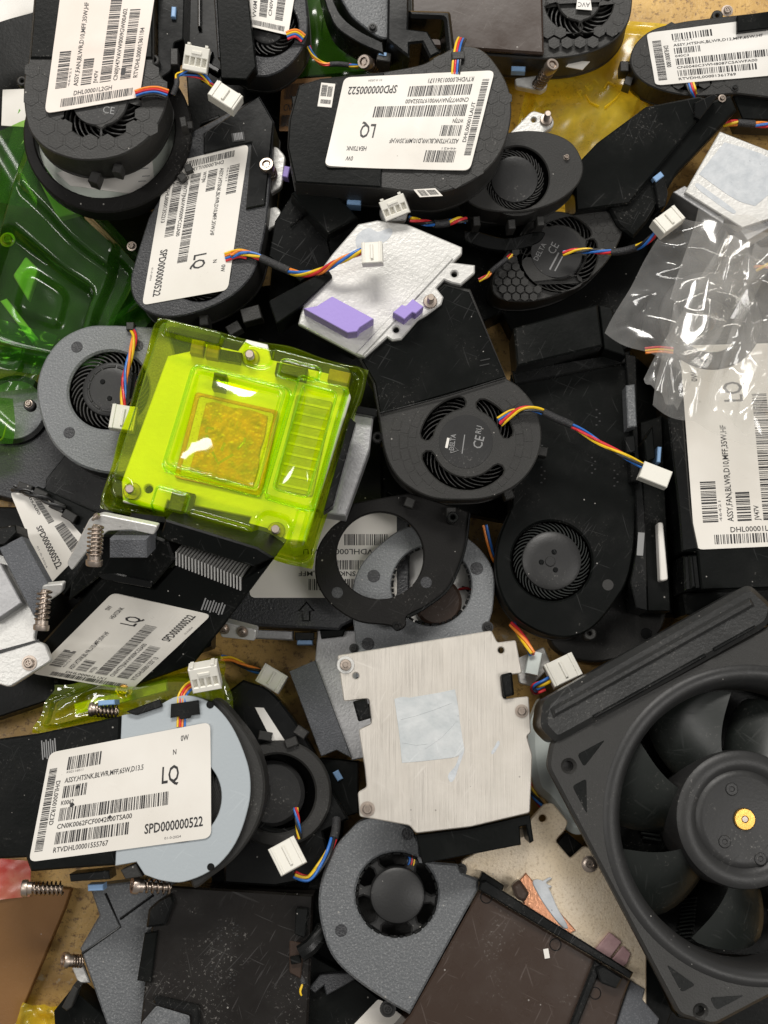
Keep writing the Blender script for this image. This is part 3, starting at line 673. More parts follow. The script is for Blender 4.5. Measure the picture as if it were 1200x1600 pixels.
# --- black box shroud left of the purple pad plate
f = Fr('shroud_block', 'small black box shaped duct end between upside down LQ blower and purple pads', 'duct', 505, 330, 60, (4, -6))
f.slab('duct', [(455, 302, 1), (498, 274, 1), (560, 340, 1), (512, 366, 1)], 3, -24, 'black_shroud', ch=.6)
f.slab('side_wall', [(512, 368, 1), (560, 342, 1), (562, 372, 1), (518, 402, 1)], -6, -22, 'black_shroud')
f.slab('base', [(430, 345, 1), (455, 306, 1), (510, 368, 1), (520, 410, 1), (470, 440, 1), (420, 400, 1)], -8, -18, 'black_gloss')
for k in range(3): f.box('rib', 462 + 7 * k, 345 - 6 * k, 3, 22, -40, -6.5, -9, 'black_gloss')
# --- plain round blower right of the label unit
f = Fr('blower_fan', 'plain black round blower with smooth hub, right of the upside down LQ label', 'blower fan', 815, 285, 55, (1, -8))
ol = [(722, 300), (722, 268), (742, 235), (778, 212), (820, 204), (862, 208), (892, 222), (908, 246), (911, 268), (900, 292), (868, 316), (822, 330), (772, 330), (738, 320)]
f.housing(ol, 19, [('c', 808, 276, 60)], 'black_plastic', 'black_plastic', [('c', 808, 278, 50)])
f.impeller(804, 280, 47, 37, -.8, 10, 35, sweep=25, dome=.4)
for x, y in ((845, 345), (745, 345), (800, 350)): f.box('clip', x, y, 11, 15, 5, -5, -15, 'black_plastic')
f.screw(885, 246, 4, .0, 'screw_metal', washer=1.1)
f.slab('flange', [(728, 360), (790, 372), (850, 362), (840, 380), (790, 392), (730, 378)], -18, -22, 'black_gloss')
# --- aluminium bracket arm with screw
f = Fr('metal_bracket', 'pale metal bracket arm with upright screw beside the yellow tray', 'bracket', 830, 205, 48, (0, -3))
f.slab('arm', ('f', 7, [(780, 225), (832, 172), (864, 182), (866, 196), (845, 210), (790, 236)]), 0, -4, 'cast_aluminium', [('c', 834, 187, 4, 16)])
f.stud(853, 188, 10, 0, 6.5)
# --- long black duct with tilted fan, right of centre top
f = Fr('blower_heatsink', 'long black duct slanting up right from a scuffed fan with white logo hub', 'blower fan', 960, 280, 36, (2, -7))
f.slab('duct', [(934, 222, 1), (1010, 166, 1), (1092, 150, 1), (1116, 156, 1), (984, 318, 1), (900, 330, 1), (896, 262, 1)], 6, -16, 'black_shroud', ch=.8)
f.slab('side_rail', [(1070, 170, 1), (1142, 148, 1), (1152, 172, 1), (1060, 268, 1), (1012, 346, 1), (990, 372, 1), (966, 352, 1), (950, 322, 1)], 3, -18, 'black_shroud', ch=1.0)
f.slab('rib', [(1086, 160, 1), (1116, 146, 1), (1122, 150, 1), (1094, 186, 1), (1086, 182, 1)], 8.5, 4, 'black_gloss'); f.screw(1128, 154, 4, 3.2)
f.slab('clip', ('f', 3, [(1022, 282), (1036, 270), (1044, 300), (1040, 322), (1030, 326)]), 6, -8, 'black_gloss'); f.box('clip', 1029, 276, 16, 9, 38, 6.6, 3, 'blue_tab')
ol = [(772, 460), (774, 425), (800, 385), (845, 350), (900, 332, 1), (985, 326, 1), (970, 372), (948, 410), (915, 440), (870, 462), (815, 472)]
f.housing(ol, 18, [('c', 872, 392, 64)], 'black_plastic', 'black_plastic', [('k', 874, 394, 44, 60, 35, 110), ('k', 874, 394, 44, 60, 125, 175), ('k', 874, 394, 44, 60, 200, 300), ('k', 874, 394, 44, 60, 315, 375)])
f.hexes(874, 394, 66, 108, 0, 3.6, .12, inside=inpoly(f.loop(ol, 0), 1.6))
f.impeller(874, 394, 62, 42, -2.2, 9, 29, cap=False)
f.slab('hub_sticker', ('c', 870, 394, 40), .15, -.2, 'hub_plastic', ch=.05)
for k, (st, dx, dy, hh_, ww) in enumerate((('DELTA', -22, 10, 8, 30), ('CE', 4, 0, 13, 17))): f.text('print', st, 862 + dx, 398 + dy, .22, hh_, ww, 62, 'grey_print')
f.cable([(880, 396, 38), (900, 392, 40), (925, 392, 42), (960, 394, 46), (990, 388, 50), (1010, 378, 55), (1040, 350, 62)], pitch=22, sleeves=((.42, .68),), r=.7, cols=('wire_yellow', 'wire_red', 'wire_blue', 'wire_black'))
f.box('print', 866, 408, 2.5, 30, -28, .25, .1, 'grey_print', ch=0); f.box('print', 873, 412, 2, 26, -28, .25, .1, 'grey_print', ch=0)
f.connector(1046, 342, 66, 38, 11, 6.8, 6, sockets='ridge', pitch=4)
f.cable([(748, 438, 42), (760, 432, 42), (772, 420, 40), (800, 398, 38)], pitch=16, sleeves=((.3, .9),), cols=('wire_yellow', 'wire_red', 'wire_orange'))
# --- honeycomb unit at the right top
f = Fr('blower_heatsink', 'black honeycomb blower with a faded wrinkled label at the top right corner', 'blower fan', 1080, 100, 36, (-4, -9))
ol = [(985, 98), (992, 70), (1020, 46), (1065, 34), (1110, 28, 1), (1270, 10, 1), (1270, 160, 1), (1150, 146, 1), (1085, 150), (1030, 140), (998, 122)]
f.housing(ol, 19, [('c', 1078, 100, 40)], 'black_plastic', 'black_plastic', [('k', 1080, 110, 26, 38, 200, 340)])
f.hexes(1080, 95, 10, 110, 0, 5.4, inside=inpoly(f.loop(ol[:5] + [(1150, 24, 1), (1150, 144, 1)] + ol[8:], 0), 1.6))
f.label([(1024, 134), (1320, 108), (1310, 14), (1010, 52)], .45, std('DHL00001800', 'ASSY,HTSNK,BLWR,D12,MFF,65W,HF', '040C3', 'CN0040C3WH8087CSAWFA00', 'RTVDHL00001361769'), seed=6, wave=.4, mat='white_paper', crease=(.3, .66))
f.slab('duct', [(1152, 24, 1), (1270, 8, 1), (1270, 36, 1), (1152, 50, 1)], 3, .02, 'black_shroud'); f.slab('shroud', [(1145, 150, 1), (1270, 140, 1), (1270, 190, 1), (1160, 186, 1)], -4, -24, 'black_shroud')
f.screw(1136, 17, 6, -2); f.slab('screw_lug', ('c', 1121, 24, 9, 18), -1, -6, 'black_plastic', [('c', 1121, 24, 3, 12)])
f.box('clip', 976, 103, 13, 16, 0, -3, -12, 'black_plastic'); f.box('clip', 982, 126, 12, 14, -20, -5, -14, 'black_plastic'); f.screw(1148, 137, 4, .1, 'hub_plastic')
f.cable([(1078, 130, 36), (1082, 142, 36), (1086, 152, 33)], lay='flat', r=.8)
f.box('white_tab', 1185, 184, 44, 16, -2, -16, -18, 'white_paper'); f.cable([(1130, 194, 30), (1150, 192, 31), (1175, 194, 31), (1215, 196, 30)], pitch=24, sleeves=((.25, .6),), r=.8, cols=('wire_yellow', 'wire_red', 'wire_blue', 'wire_orange'))
# --- yellow clear tray on the bare table
f = Fr('plastic_tray', 'yellow clear plastic tray lying flat on the board at top right', 'plastic tray', 930, 150, 12, (0, 0))
def yt(a, b):
    h = 1.2 * noise.noise(Vector((a * 3, b * 3, 1))) + .25 * noise.noise(Vector((a * 13, b * 13, 3)))
    return h + 5 * (1 - min(1, max(0, (abs(a - .5) - .40) / .06))) * (1 - min(1, max(0, (abs(b - .5) - .40) / .06)))
f.sheet('sheet', [(790, 275), (960, 300), (1060, 40), (850, 20)], 60, 60, yt, 'yellow_film')
a0 = at(938, 143, 18)
def emboss(fr, pts, z, mat, r=.45, par=None): return fr.add('embossed_mark', *tube([fr.W(x, y, z) for x, y in pts], r, 6), mat, par, 60)
for seg in (((915, 148), (922, 160), (936, 166)), ((945, 168), (962, 154), (968, 146)), ((962, 134), (950, 128), (944, 138))): emboss(f, seg, 18, 'yellow_film', .5)
for st, x, y in (('P', 908, 152), ('E', 920, 142), ('T', 932, 134)): f.text('embossed_mark', st, x, y, 6.2, 12, 9, 38, 'yellow_film')
# --- silver heatsink block on the right
f = Fr('heatsink_block', 'bare silver heatsink block with white thermal residue at right edge', 'heatsink', 1140, 270, 40, (-2, -3))
f.slab('base', [(1125, 205, 1), (1240, 250, 1), (1240, 330, 1), (1160, 356, 1), (1070, 300, 1)], 0, -6, 'cast_aluminium', ch=.4)
f.slab('thermal_residue', [(1132, 222, 1), (1160, 230), (1190, 240, 1), (1226, 262, 1), (1215, 290), (1180, 322, 1), (1150, 312), (1092, 272, 1)], .12, -.2, 'white_paste', ch=.05)
f.slab('fin_block', [(1052, 300, 1), (1070, 290, 1), (1136, 332, 1), (1130, 350, 1)], -2, -22, 'grey_metal', ch=.3); f.slab('fin_block', [(1154, 356, 1), (1212, 324, 1), (1230, 340, 1), (1168, 376, 1)], -3, -18, 'grey_metal', ch=.3)
f.slab('residue_streak', [(1090, 286), (1110, 300), (1150, 330), (1146, 334), (1104, 306), (1086, 290)], .1, -.1, 'white_paste', ch=.03)
# ================================================================== middle band
# --- dark green clamshell at the left edge
f = Fr('plastic_tray', 'dark green clear moulded tray at left edge under the honeycomb blower', 'plastic tray', 90, 400, 34, (6, -4))
def sd(a, b, cx, cy, hx, hy, r, ang=0):
    ca, sa = math.cos(R(ang)), math.sin(R(ang)); x, y = a - cx, b - cy; x, y = x * ca + y * sa, -x * sa + y * ca
    qx, qy = abs(x) - hx + r, abs(y) - hy + r
    return math.hypot(max(qx, 0), max(qy, 0)) + min(max(qx, qy), 0) - r
def st(d, e=.02): u = min(1, max(0, .5 - d / (2 * e))); return u * u * (3 - 2 * u)
def gt(a, b):
    h = 12 * st(sd(a, b, .50, .50, .40, .43, .05), .03) - 9 * st(sd(a, b, .42, .34, .27, .22, .04), .02) + 5 * st(sd(a, b, .45, .80, .30, .08, .03), .02)
    h -= 5 * st(sd(a, b, .80, .50, .05, .33, .03), .02)
    return h + 3 * st(sd(a, b, .42, .36, .12, .1, .05), .03) + .8 * noise.noise(Vector((a * 6, b * 6, 4)))
def gedge(a, b): return a + .03 * noise.noise(Vector((a * 3, b * 3, 9))), b + .03 * noise.noise(Vector((a * 3, b * 3, 5)))
f.sheet('sheet', [(-75, 560), (190, 612), (255, 450), (30, 170)], 70, 80, gt, 'green_film', edge=gedge)
f.sheet('flap', [(-60, 330), (60, 330), (70, 205), (-60, 220)], 20, 20, lambda a, b: 9 + 5 * math.sin(a * 5 + b * 3), 'green_film')
f.sheet('rim', [(150, 540), (262, 470), (240, 440), (186, 492)], 20, 8, lambda a, b: 3 + 4 * b * (1 - b) * 4, 'green_film')
# --- second green tray below it, holding the rubber feet
f = Fr('plastic_tray', 'dark green clear tray flap at left edge above the pale disc', 'plastic tray', 20, 570, 30, (0, 0))
f.sheet('sheet', [(-60, 620), (50, 606), (90, 525), (-60, 480)], 30, 24, lambda a, b: 4 * st(sd(a, b, .5, .5, .3, .3, .1), .04) + 1.5 * noise.noise(Vector((a * 5, b * 5, 1))), 'green_film')
# --- ring fan left
f = Fr('blower_fan', 'grey textured ring blower left of the lime tray, wire crossing its impeller', 'blower fan', 155, 622, 44, (-2, 1))
ol = [(58, 622), (64, 575), (92, 532), (135, 510), (180, 508, 1), (262, 512, 1), (275, 560, 1), (262, 640), (235, 720), (200, 738), (160, 738), (115, 722), (78, 685)]
f.housing(ol, 16, [('c', 170, 610, 70)], 'grey_cover', 'black_plastic', [('c', 170, 609, 63)], ch=.8)
f.impeller(172, 608, 62, 44, -1.6, 9, 33, sweep=28, dome=.8)
f.tiles(174, 607, [(34, 38, 13)], -.75, .25, 'hub_plastic')
for x, y in ((160, 596), (171, 622)): f.slab('rivet', ('c', x, y, 4, 14), -.4, -1.2, 'black_gloss', ch=.2)
for x, y in ((120, 542), (108, 676), (215, 540)): f.slab('mould_mark', ('c', x, y, 9, 24), .16, -.2, 'dark_cover', ch=.1)
f.box('ridge', 208, 602, 8, 40, -8, .25, -1.6, 'black_gloss')
f.cable([(204, 510, 44), (210, 526, 46), (204, 555, 48), (196, 585, 49), (193, 610, 50), (192, 636, 52)], pitch=30, cols=('wire_yellow', 'wire_red', 'wire_blue', 'wire_orange'), r=.72)
f.box('wire_clip', 203, 509, 12, 12, 0, 2.5, -3, 'black_plastic')
f.connector(192, 652, 55, 172, 9.6, 9.6, 5, sockets='ridge', pitch=-4)
f.slab('screw_lug', ('c', 45, 632, 9, 20), -6, -9, 'black_plastic'); f.screw(45, 631, 5, -6, 'screw_metal', washer=1.2)
# --- pale disc unit under the ring fan
f = Fr('blower_fan', 'speckled black blower with pale grey disc at left edge under green trays', 'blower fan', 50, 690, 24, (0, 0))
f.slab('cover', [(-60, 640, 1), (0, 600), (60, 600), (110, 700, 1), (95, 745, 1), (40, 785, 1), (-60, 760, 1)], 0, -14, 'dark_cover')
f.slab('rim', ('c', 22, 640, 56), 1.5, -2, 'black_gloss', [('c', 22, 640, 47)]); f.slab('plate', ('c', 22, 640, 48), 1.0, -1, 'grey_cover')
f.slab('duct', [(72, 748, 1), (110, 700, 1), (200, 745, 1), (170, 820, 1), (66, 800, 1)], 3, -16, 'black_gloss')
f.cable([(-10, 690, 28), (6, 684, 29), (12, 660, 29)], cols=('wire_yellow',), r=.5)
# --- yellow-green scrap at left edge
f = Fr('plastic_scrap', 'olive clear plastic scrap at left edge over the pale disc', 'plastic scrap', 10, 650, 34, (3, 0))
f.sheet('sheet', [(-50, 700), (20, 694), (22, 625), (-50, 610)], 18, 18, lambda a, b: 3 * math.sin(3 * a + 4 * b), 'green_film')
# --- lime tray holding a heatsink plate
f = Fr('heatsink', 'silver heatsink plate packed inside the lime green clear tray', 'heatsink', 360, 690, 74, (1, -1))
f.slab('plate', [(262, 556, 1), (300, 548, 1), (306, 534, 1), (372, 548, 1), (385, 530, 1), (418, 538, 1), (424, 562, 1), (540, 590, 1), (548, 620, 1), (478, 846, 1), (420, 842, 1), (386, 824, 1), (392, 808, 1), (262, 782, 1), (256, 800, 1), (192, 784, 1), (190, 752, 1)], -1.5, -4.5, 'tray_plate', [('c', 232, 764, 7, 18)], ch=.4)
f.slab('thermal_pad', ('f', 5, [(310, 616), (430, 644), (404, 770), (278, 742)]), -.4, -1.5, 'gold_metal', ch=.2)
f.slab('copper_rim', ('f', 6, [(306, 612), (436, 642), (408, 776), (272, 746)]), -.2, -1.5, 'copper', [('f', 5, [(312, 619), (428, 646), (402, 768), (281, 741)])], ch=.2)
f.slab('fin_window', ('f', 4, [(464, 616), (520, 628), (488, 776), (430, 764)]), -.7, -1.6, 'grey_metal', ch=.2)
for k in range(9): f.slab('fin', [(466 - 3.8 * k, 626 + 16 * k, 1), (516 - 3.6 * k, 637 + 16 * k, 1), (515 - 3.6 * k, 641 + 16 * k, 1), (465 - 3.8 * k, 630 + 16 * k, 1)], -.45, -.8, 'cast_aluminium', ch=.1)
f.slab('thermal_paste', [(322, 630, 1), (334, 628), (360, 636), (390, 640), (418, 650, 1), (414, 680), (406, 706), (404, 730), (395, 762, 1), (370, 754), (350, 752), (318, 742), (296, 734, 1), (306, 700), (312, 670)], .3, -.5, 'gold_paste', ch=.2)
f.box('clip', 342, 594, 20, 24, -10, 6, -2, 'hub_plastic', ch=1.2); f.box('clip', 283, 784, 36, 34, -12, 3.2, -3, 'dark_cover', ch=.8)
f.box('clip', 455, 579, 50, 18, -12, 4, -2, 'dark_cover', ch=.8); f.box('clip', 308, 542, 20, 22, -10, 3, -2, 'rust'); f.box('clip', 332, 549, 20, 20, -10, 3, -2, 'rust'); f.box('clip', 360, 556, 34, 16, -10, 2.4, -2, 'black_gloss'); f.box('clip', 530, 588, 34, 18, -12, 3, -2, 'rust'); f.slab('shroud', [(205, 800, 1), (258, 806, 1), (262, 818, 1), (200, 812, 1)], 2, -6, 'black_gloss'); f.slab('shroud', [(505, 800, 1), (520, 790, 1), (556, 660, 1), (546, 652, 1)], 2.2, -6, 'black_gloss')  # last slab is a dark strip added as shade along the plate's right edge
for x, y in ((392, 560), (207, 768), (432, 830)): f.stud(x, y, 14, -1.5, 6)
f.slab('fin_edge', [(556, 640, 1), (584, 645, 1), (578, 700, 1), (540, 806, 1), (496, 800, 1)], -12, -26, 'grey_metal', ch=.5)
f.box('shroud', 572, 642, 34, 12, -10, -8, -14, 'black_gloss'); f.box('shroud', 330, 842, 120, 20, -14, -4, -14, 'black_shroud')
g = Fr('plastic_tray', 'lime green clear moulded tray with recessed panels over a heatsink', 'plastic tray', 360, 690, 74, (1, -1))
def lt(a, b):
    d = sd(a, b, .5, .5, .455, .455, .05); rim = sd(a, b, .5, .5, .5, .5, .06)
    h = -11 + 15 * st(d, .022)                                                   # plateau above a low flange
    h += 9.0 * st(abs(rim + .012) - .012, .014) * (.5 + .5 * noise.noise(Vector((a * 4, b * 4, 2)))) # curled rim
    h += 5.5 * st(sd(a, b, .485, .50, .222, .262, .035), .009) - 3.0 * st(sd(a, b, .485, .50, .188, .225, .02), .006) + 2.6 * max(0, 1 - ((a - .485) / .188)**2) * max(0, 1 - ((b - .5) / .225)**2)
    h += 5.5 * st(sd(a, b, .835, .535, .105, .295, .03), .008) - 3.4 * st(sd(a, b, .835, .535, .072, .25, .02), .006) + 1.8 * max(0, 1 - ((a - .835) / .072)**2) * max(0, 1 - ((b - .535) / .25)**2)
    h += 4.0 * st(sd(a, b, .22, .915, .13, .045, .02), .012) - 2.5 * st(sd(a, b, .52, .90, .065, .065, .05), .014) + 3.2 * st(sd(a, b, .72, .855, .085, .04, .02), .012)
    h -= 2.5 * st(sd(a, b, .085, .085, .06, .06, .04), .014) + 2.5 * st(sd(a, b, .80, .105, .075, .075, .05), .014)
    h += 3.4 * st(sd(a, b, .335, .085, .07, .065, .015), .010) + 2.4 * st(sd(a, b, .57, .055, .14, .03, .02), .012)
    h += 2.0 * st(sd(a, b, .905, .14, .02, .09, .02), .010)
    return h + .35 * noise.noise(Vector((a * 5, b * 5, 8))) + .05 * noise.noise(Vector((a * 18, b * 18, 3)))
def ledge(a, b):
    k = max(abs(a - .5), abs(b - .5)) * 2; k = max(0, (k - .85) / .15)
    return a + k * .018 * noise.noise(Vector((b * 4, a, 1))), b + k * .022 * noise.noise(Vector((a * 4, b, 6)))
g.sheet('tray', [(146, 786), (486, 884), (576, 566), (240, 482)], 300, 300, lt, 'lime_film', edge=ledge)
gq = [g.L(*p_) for p_ in ((146, 786), (486, 884), (576, 566), (240, 482))]
for bx_, by_, hx_, hy_, rr_ in ((.485, .50, .205, .244, .03), (.485, .50, .228, .268, .04), (.835, .535, .078, .256, .025), (.835, .535, .111, .301, .03), (.335, .085, .076, .071, .02), (.72, .855, .09, .045, .02)):
    path = fillet([(bx_ - hx_, by_ - hy_), (bx_ + hx_, by_ - hy_), (bx_ + hx_, by_ + hy_), (bx_ - hx_, by_ + hy_)], rr_, 6); dn_ = []
    for k_, p_ in enumerate(path):
        b_ = path[(k_ + 1) % len(path)]; n_ = max(1, int((b_ - p_).length / .012)); dn_ += [p_.lerp(b_, u_ / n_) for u_ in range(n_)]
    dn_.append(dn_[0]); P3 = [Vector((*bil(gq, p_.x, p_.y), lt(p_.x, p_.y) + .05)) for p_ in dn_]
    g.add('moulded_bead', *tube(P3, .42, 6, caps=False), 'lime_film', None, 60)
for seg in (((322, 676), (324, 668), (334, 670)), ((323, 680), (328, 698)), ((332, 706), (341, 724), (364, 710)), ((371, 702), (382, 690), (383, 684)), ((346, 704), (351, 692))): emboss(g, [(x, y) for x, y in seg], 81.2, 'lime_film', .5)
for st_, x, y in (('P', 330, 656), ('5', 340, 659), ('U', 368, 668)): g.text('embossed_mark', st_, x, y, 7.6, 12, 7, -14, 'lime_film')
# --- purple pad plate
f = Fr('heatsink_plate', 'silver heatsink plate with two purple thermal pads and a sprung screw', 'heatsink', 610, 450, 66, (1, -4))
f.slab('plate', [(520, 396, 1), (560, 350, 1), (590, 344, 1), (636, 350, 1), (722, 386, 1), (722, 396, 1), (708, 410, 1), (742, 414, 1), (742, 426, 1), (720, 445, 1), (706, 442, 1), (694, 437, 1), (682, 450, 1), (693, 464, 1), (690, 475, 1), (667, 492, 1), (653, 500, 1), (627, 530, 1), (613, 532, 1), (605, 527, 1), (570, 558, 1), (560, 556, 1), (466, 506, 1), (480, 450, 1)], 0, -3, 'cast_aluminium', [('c', 710, 428, 5, 16), ('c', 619, 515, 5, 16)], ch=.5)
f.slab('ridge', [(556, 552, 1), (700, 398, 1), (708, 404, 1), (566, 556, 1)], .7, 0, 'cast_aluminium', ch=.3)
f.slab('thermal_residue', [(556, 372), (575, 356), (590, 362), (612, 358), (604, 376), (580, 384), (566, 396)], .08, -.1, 'white_paste', ch=.03)
f.slab('thermal_pad', [(474, 482, 1), (495, 478, 1), (519, 463, 1), (584, 498, 1), (562, 512, 1), (558, 518, 1), (543, 520, 1)], 9, .02, 'purple_pad', ch=.3)
f.slab('thermal_pad', [(614, 488, 1), (628, 476, 1), (634, 478, 1), (645, 467, 1), (662, 479, 1), (650, 490, 1), (644, 488, 1), (632, 499, 1)], 8, .02, 'purple_pad', ch=.3)
f.stud(672, 472, 11, 0, 7); f.spring((674, 478, 62), (682, 512, 46), 2.6, 5, 3.0, .25)
f.slab('duct', [(480, 512, 1), (552, 552, 1), (590, 510, 1), (620, 460, 1), (560, 450, 1)], -3.2, -14, 'black_shroud')
f.slab('shroud', ('f', 3, [(420, 470), (512, 420), (520, 432), (470, 480), (432, 506)]), 2, -14, 'black_shroud')
# --- blower with the block relief in the centre
f = Fr('blower_heatsink', 'black blower in the centre with block patterned cover and printed round hub', 'blower fan', 720, 690, 58, (0, -5))
ol = [(582, 597, 1), (560, 560, 1), (694, 442, 1), (735, 452, 1), (792, 592, 1), (813, 606), (838, 640), (846, 685), (835, 725), (808, 757), (765, 777), (717, 781), (673, 777), (634, 757), (612, 732), (600, 700), (592, 652, 1)]
sl = [('k', 730, 692, 55, 74, 100, 168), ('k', 730, 692, 55, 74, 15, 68), ('k', 730, 692, 55, 74, 200, 318)]
f.housing(ol, 19, [('c', 730, 692, 80)], 'black_plastic', 'black_plastic', sl)
fl = [(597, 652, 1), (790, 597, 1), (813, 608)] + ol[6:16]
f.tiles(728, 690, [(78, 90, 26), (91, 104, 30), (105, 118, 32), (119, 134, 30)], 0, .12, ins=inpoly(f.loop(fl, 0), 1.0))
f.slab('duct', [(586, 598, 1), (565, 562, 1), (695, 446, 1), (733, 456, 1), (790, 589, 1), (594, 646, 1)], 1.0, .02, 'black_shroud')
f.box('moulded_mark', 758, 562, 16, 2.2, 12, 1.25, .9, 'hub_plastic', ch=.1); f.box('moulded_mark', 757, 570, 16, 2.2, 12, 1.25, .9, 'hub_plastic', ch=.1); f.add('seam', *tube([Vector((*f.L(x, y, 1.05), 1.05)) for x, y in ((594, 645), (700, 618), (789, 590))], .28, 5), 'black_gloss')
f.impeller(730, 692, 72, 50, -2.2, 10, 31, cap=False)
f.slab('hub_sticker', ('c', 728, 690, 42), .14, -.2, 'hub_plastic', ch=.05)
f.text('print', 'DELTA', 709, 704, .2, 8, 26, 82, 'grey_print', bold=.02); f.add('print', *tube([Vector((*f.L(x, y), .3)) for x, y in ((704, 708), (716, 704), (706, 696), (704, 708))], .22, 5), 'grey_print')
f.text('print', 'CE', 752, 702, .2, 15, 20, 75, 'grey_print', bold=.01); f.box('print', 724, 694, 1.6, 30, -8, .2, .1, 'grey_print', ch=0); f.text('print', 'RU', 751, 678, .2, 9, 12, 78, 'grey_print', bold=.01)
f.box('print', 699, 692, 4, 16, -12, .2, .0, 'white_paper', ch=0)
f.slab('screw_lug', ('c', 590, 683, 9, 20), -4, -7, 'black_plastic', [('c', 590, 683, 3.5, 12)])
for x, y, a in ((795, 772, 20), (705, 800, 0), (640, 785, -20), (848, 705, 80)): f.box('clip', x, y, 15, 15, a, -8, -16, 'black_plastic')
f.cable([(782, 662, 58), (795, 652, 60), (815, 640, 62), (838, 640, 62), (870, 654, 60), (900, 668, 58), (940, 694, 56), (975, 712, 56), (1004, 728, 56)], pitch=40, cols=('wire_yellow', 'wire_red', 'wire_blue', 'wire_black'), sleeves=((.28, .5),), r=.72)
f.cable([(780, 658, 58.6), (796, 648, 60), (806, 645, 60)], lay='flat', r=.75, cols=('wire_yellow', 'wire_blue', 'wire_red', 'wire_black'))
f.connector(1025, 741, 58, -22, 11.2, 6.6, 5.5, sockets=None)
# --- big flat blower housing seen from behind, right of centre
f = Fr('blower_heatsink', 'big flat black blower housing with ribbed impeller, right of the centre blower', 'blower fan', 880, 800, 38, (0, 0))
ol = [(798, 585, 1), (985, 548, 1), (992, 700), (994, 800), (990, 862), (980, 907), (958, 944), (927, 980), (895, 995), (860, 993), (828, 980), (800, 958), (780, 920), (774, 880), (780, 840), (800, 790, 1)]
f.housing(ol, 17, [('c', 862, 876, 70)], 'black_shroud', 'black_plastic', [('c', 862, 876, 63)], ch=.7)
f.impeller(862, 876, 61, 47, -1.4, 8, 41, sweep=22, dome=1.0, mat='fan_blade')
for x, y in ((866, 862), (846, 878), (868, 890)): f.slab('rivet', ('c', x, y, 4, 14), .1, -1, 'black_gloss', ch=.2)
f.slab('rivet', ('c', 860, 877, 8, 18), .1, -1, 'hub_plastic', ch=.2)
f.slab('duct_lip', [(803, 512, 1), (934, 475, 1), (942, 540, 1), (808, 572, 1)], 14, -6, 'black_shroud', ch=.7)
f.slab('side_wall', [(936, 476, 1), (955, 480, 1), (978, 556, 1), (944, 545, 1)], 12, -10, 'black_shroud')
f.slab('recess_wall', [(800, 580, 1), (975, 550, 1), (978, 566, 1), (804, 600, 1)], 3, -.3, 'black_gloss')
f.slab('side_rail', [(976, 552, 1), (994, 556, 1), (998, 700, 1), (1008, 800, 1), (1012, 955, 1), (994, 950, 1), (985, 910, 1), (996, 850, 1), (990, 700, 1)], 2.5, -16, 'black_gloss')
f.slab('clip', [(978, 602, 1), (992, 600, 1), (995, 666, 1), (981, 668, 1)], 8, 0, 'charcoal_cover'); f.slab('clip', ('f', 3, [(976, 682), (992, 680), (994, 706), (978, 708)]), 7, 0, 'black_gloss'); f.slab('clip', ('f', 4, [(984, 722), (998, 722), (1000, 754), (986, 752)]), 6, 0, 'black_gloss')
f.slab('clip', ('f', 2, [(1006, 690), (1020, 664), (1024, 716), (1010, 722)]), 9, -6, 'black_shroud'); f.box('clip', 1030, 710, 6, 24, -4, 6, -4, 'blue_tab')
f.box('serial_print', 1001, 850, 10, 36, -4, 2.75, 2.4, 'grey_print', ch=0)
f.slab('screw_lug', ('c', 922, 990, 10, 20), -2, -8, 'black_plastic', [('c', 922, 990, 3.5, 12)])
for x, y in ((842, 690), (846, 730), (925, 715), (932, 640), (960, 735)):
    for k in range(5): f.box('moulded_mark', x + (k % 2) * 5, y + 6 * k, 3, 2.2, 0, .1, -.2, 'hub_plastic', ch=.03)
f.slab('mould_mark', ('c', 950, 914, 9, 22), .14, -.1, 'black_plastic', ch=.1)
f.slab('heatsink_base', [(1000, 660, 1), (1034, 650, 1), (1048, 955, 1), (1012, 955, 1)], -3, -18, 'black_shroud')
f.slab('white_pad', ('f', 4, [(1028, 816), (1036, 816), (1044, 906), (1032, 908)]), 2, -4, 'white_paper')
# --- disc under it
f = Fr('fan_base', 'black round fan base tucked under the ribbed impeller blower', 'fan base', 920, 960, 18, (0, 0))
f.slab('plate', [(860, 1000), (900, 1030), (960, 1030), (1020, 1000), (1040, 950), (1000, 900, 1), (860, 900, 1)], 0, -10, 'black_plastic', ch=.6)
f.slab('mould_mark', ('c', 1010, 990, 9, 20), .2, -.2, 'black_gloss', ch=.1)
# --- right edge labelled shroud
f = Fr('blower_heatsink', 'black shroud at right edge carrying the DHL00001LA1U label under the clear bag', 'blower fan', 1150, 720, 46, (0, 0))
f.slab('shroud', ('f', 4, [(1046, 655), (1040, 560), (1000, 520), (1010, 470), (1090, 440), (1320, 440), (1320, 915), (1096, 922), (1090, 862), (1066, 862), (1064, 800)]), 0, -22, 'black_shroud', ch=.6)
f.slab('side_wall', [(1044, 652, 1), (1068, 650, 1), (1080, 800, 1), (1092, 858, 1), (1066, 862, 1), (1060, 790, 1)], 1.4, .02, 'black_gloss', ch=.6)
f.slab('rib', [(1068, 868, 1), (1090, 866, 1), (1096, 920, 1), (1070, 924, 1)], -1, -20, 'black_gloss', ch=.7); f.slab('rib', [(1076, 868, 1), (1083, 868, 1), (1088, 918, 1), (1080, 920, 1)], .4, -1, 'black_gloss', ch=.6)
f.label([(1290, 850), (1255, 535), (1062, 540), (1086, 859)], .4, std('DHL00001LA1U', 'ASSY,FAN,BLWR,D10,MFF,35W,HF', 'JV47V', 'CN0JV47VFCN0011S0AC9A00', 'RTVDHL00001361184', 'SPD000000522', None), seed=7)
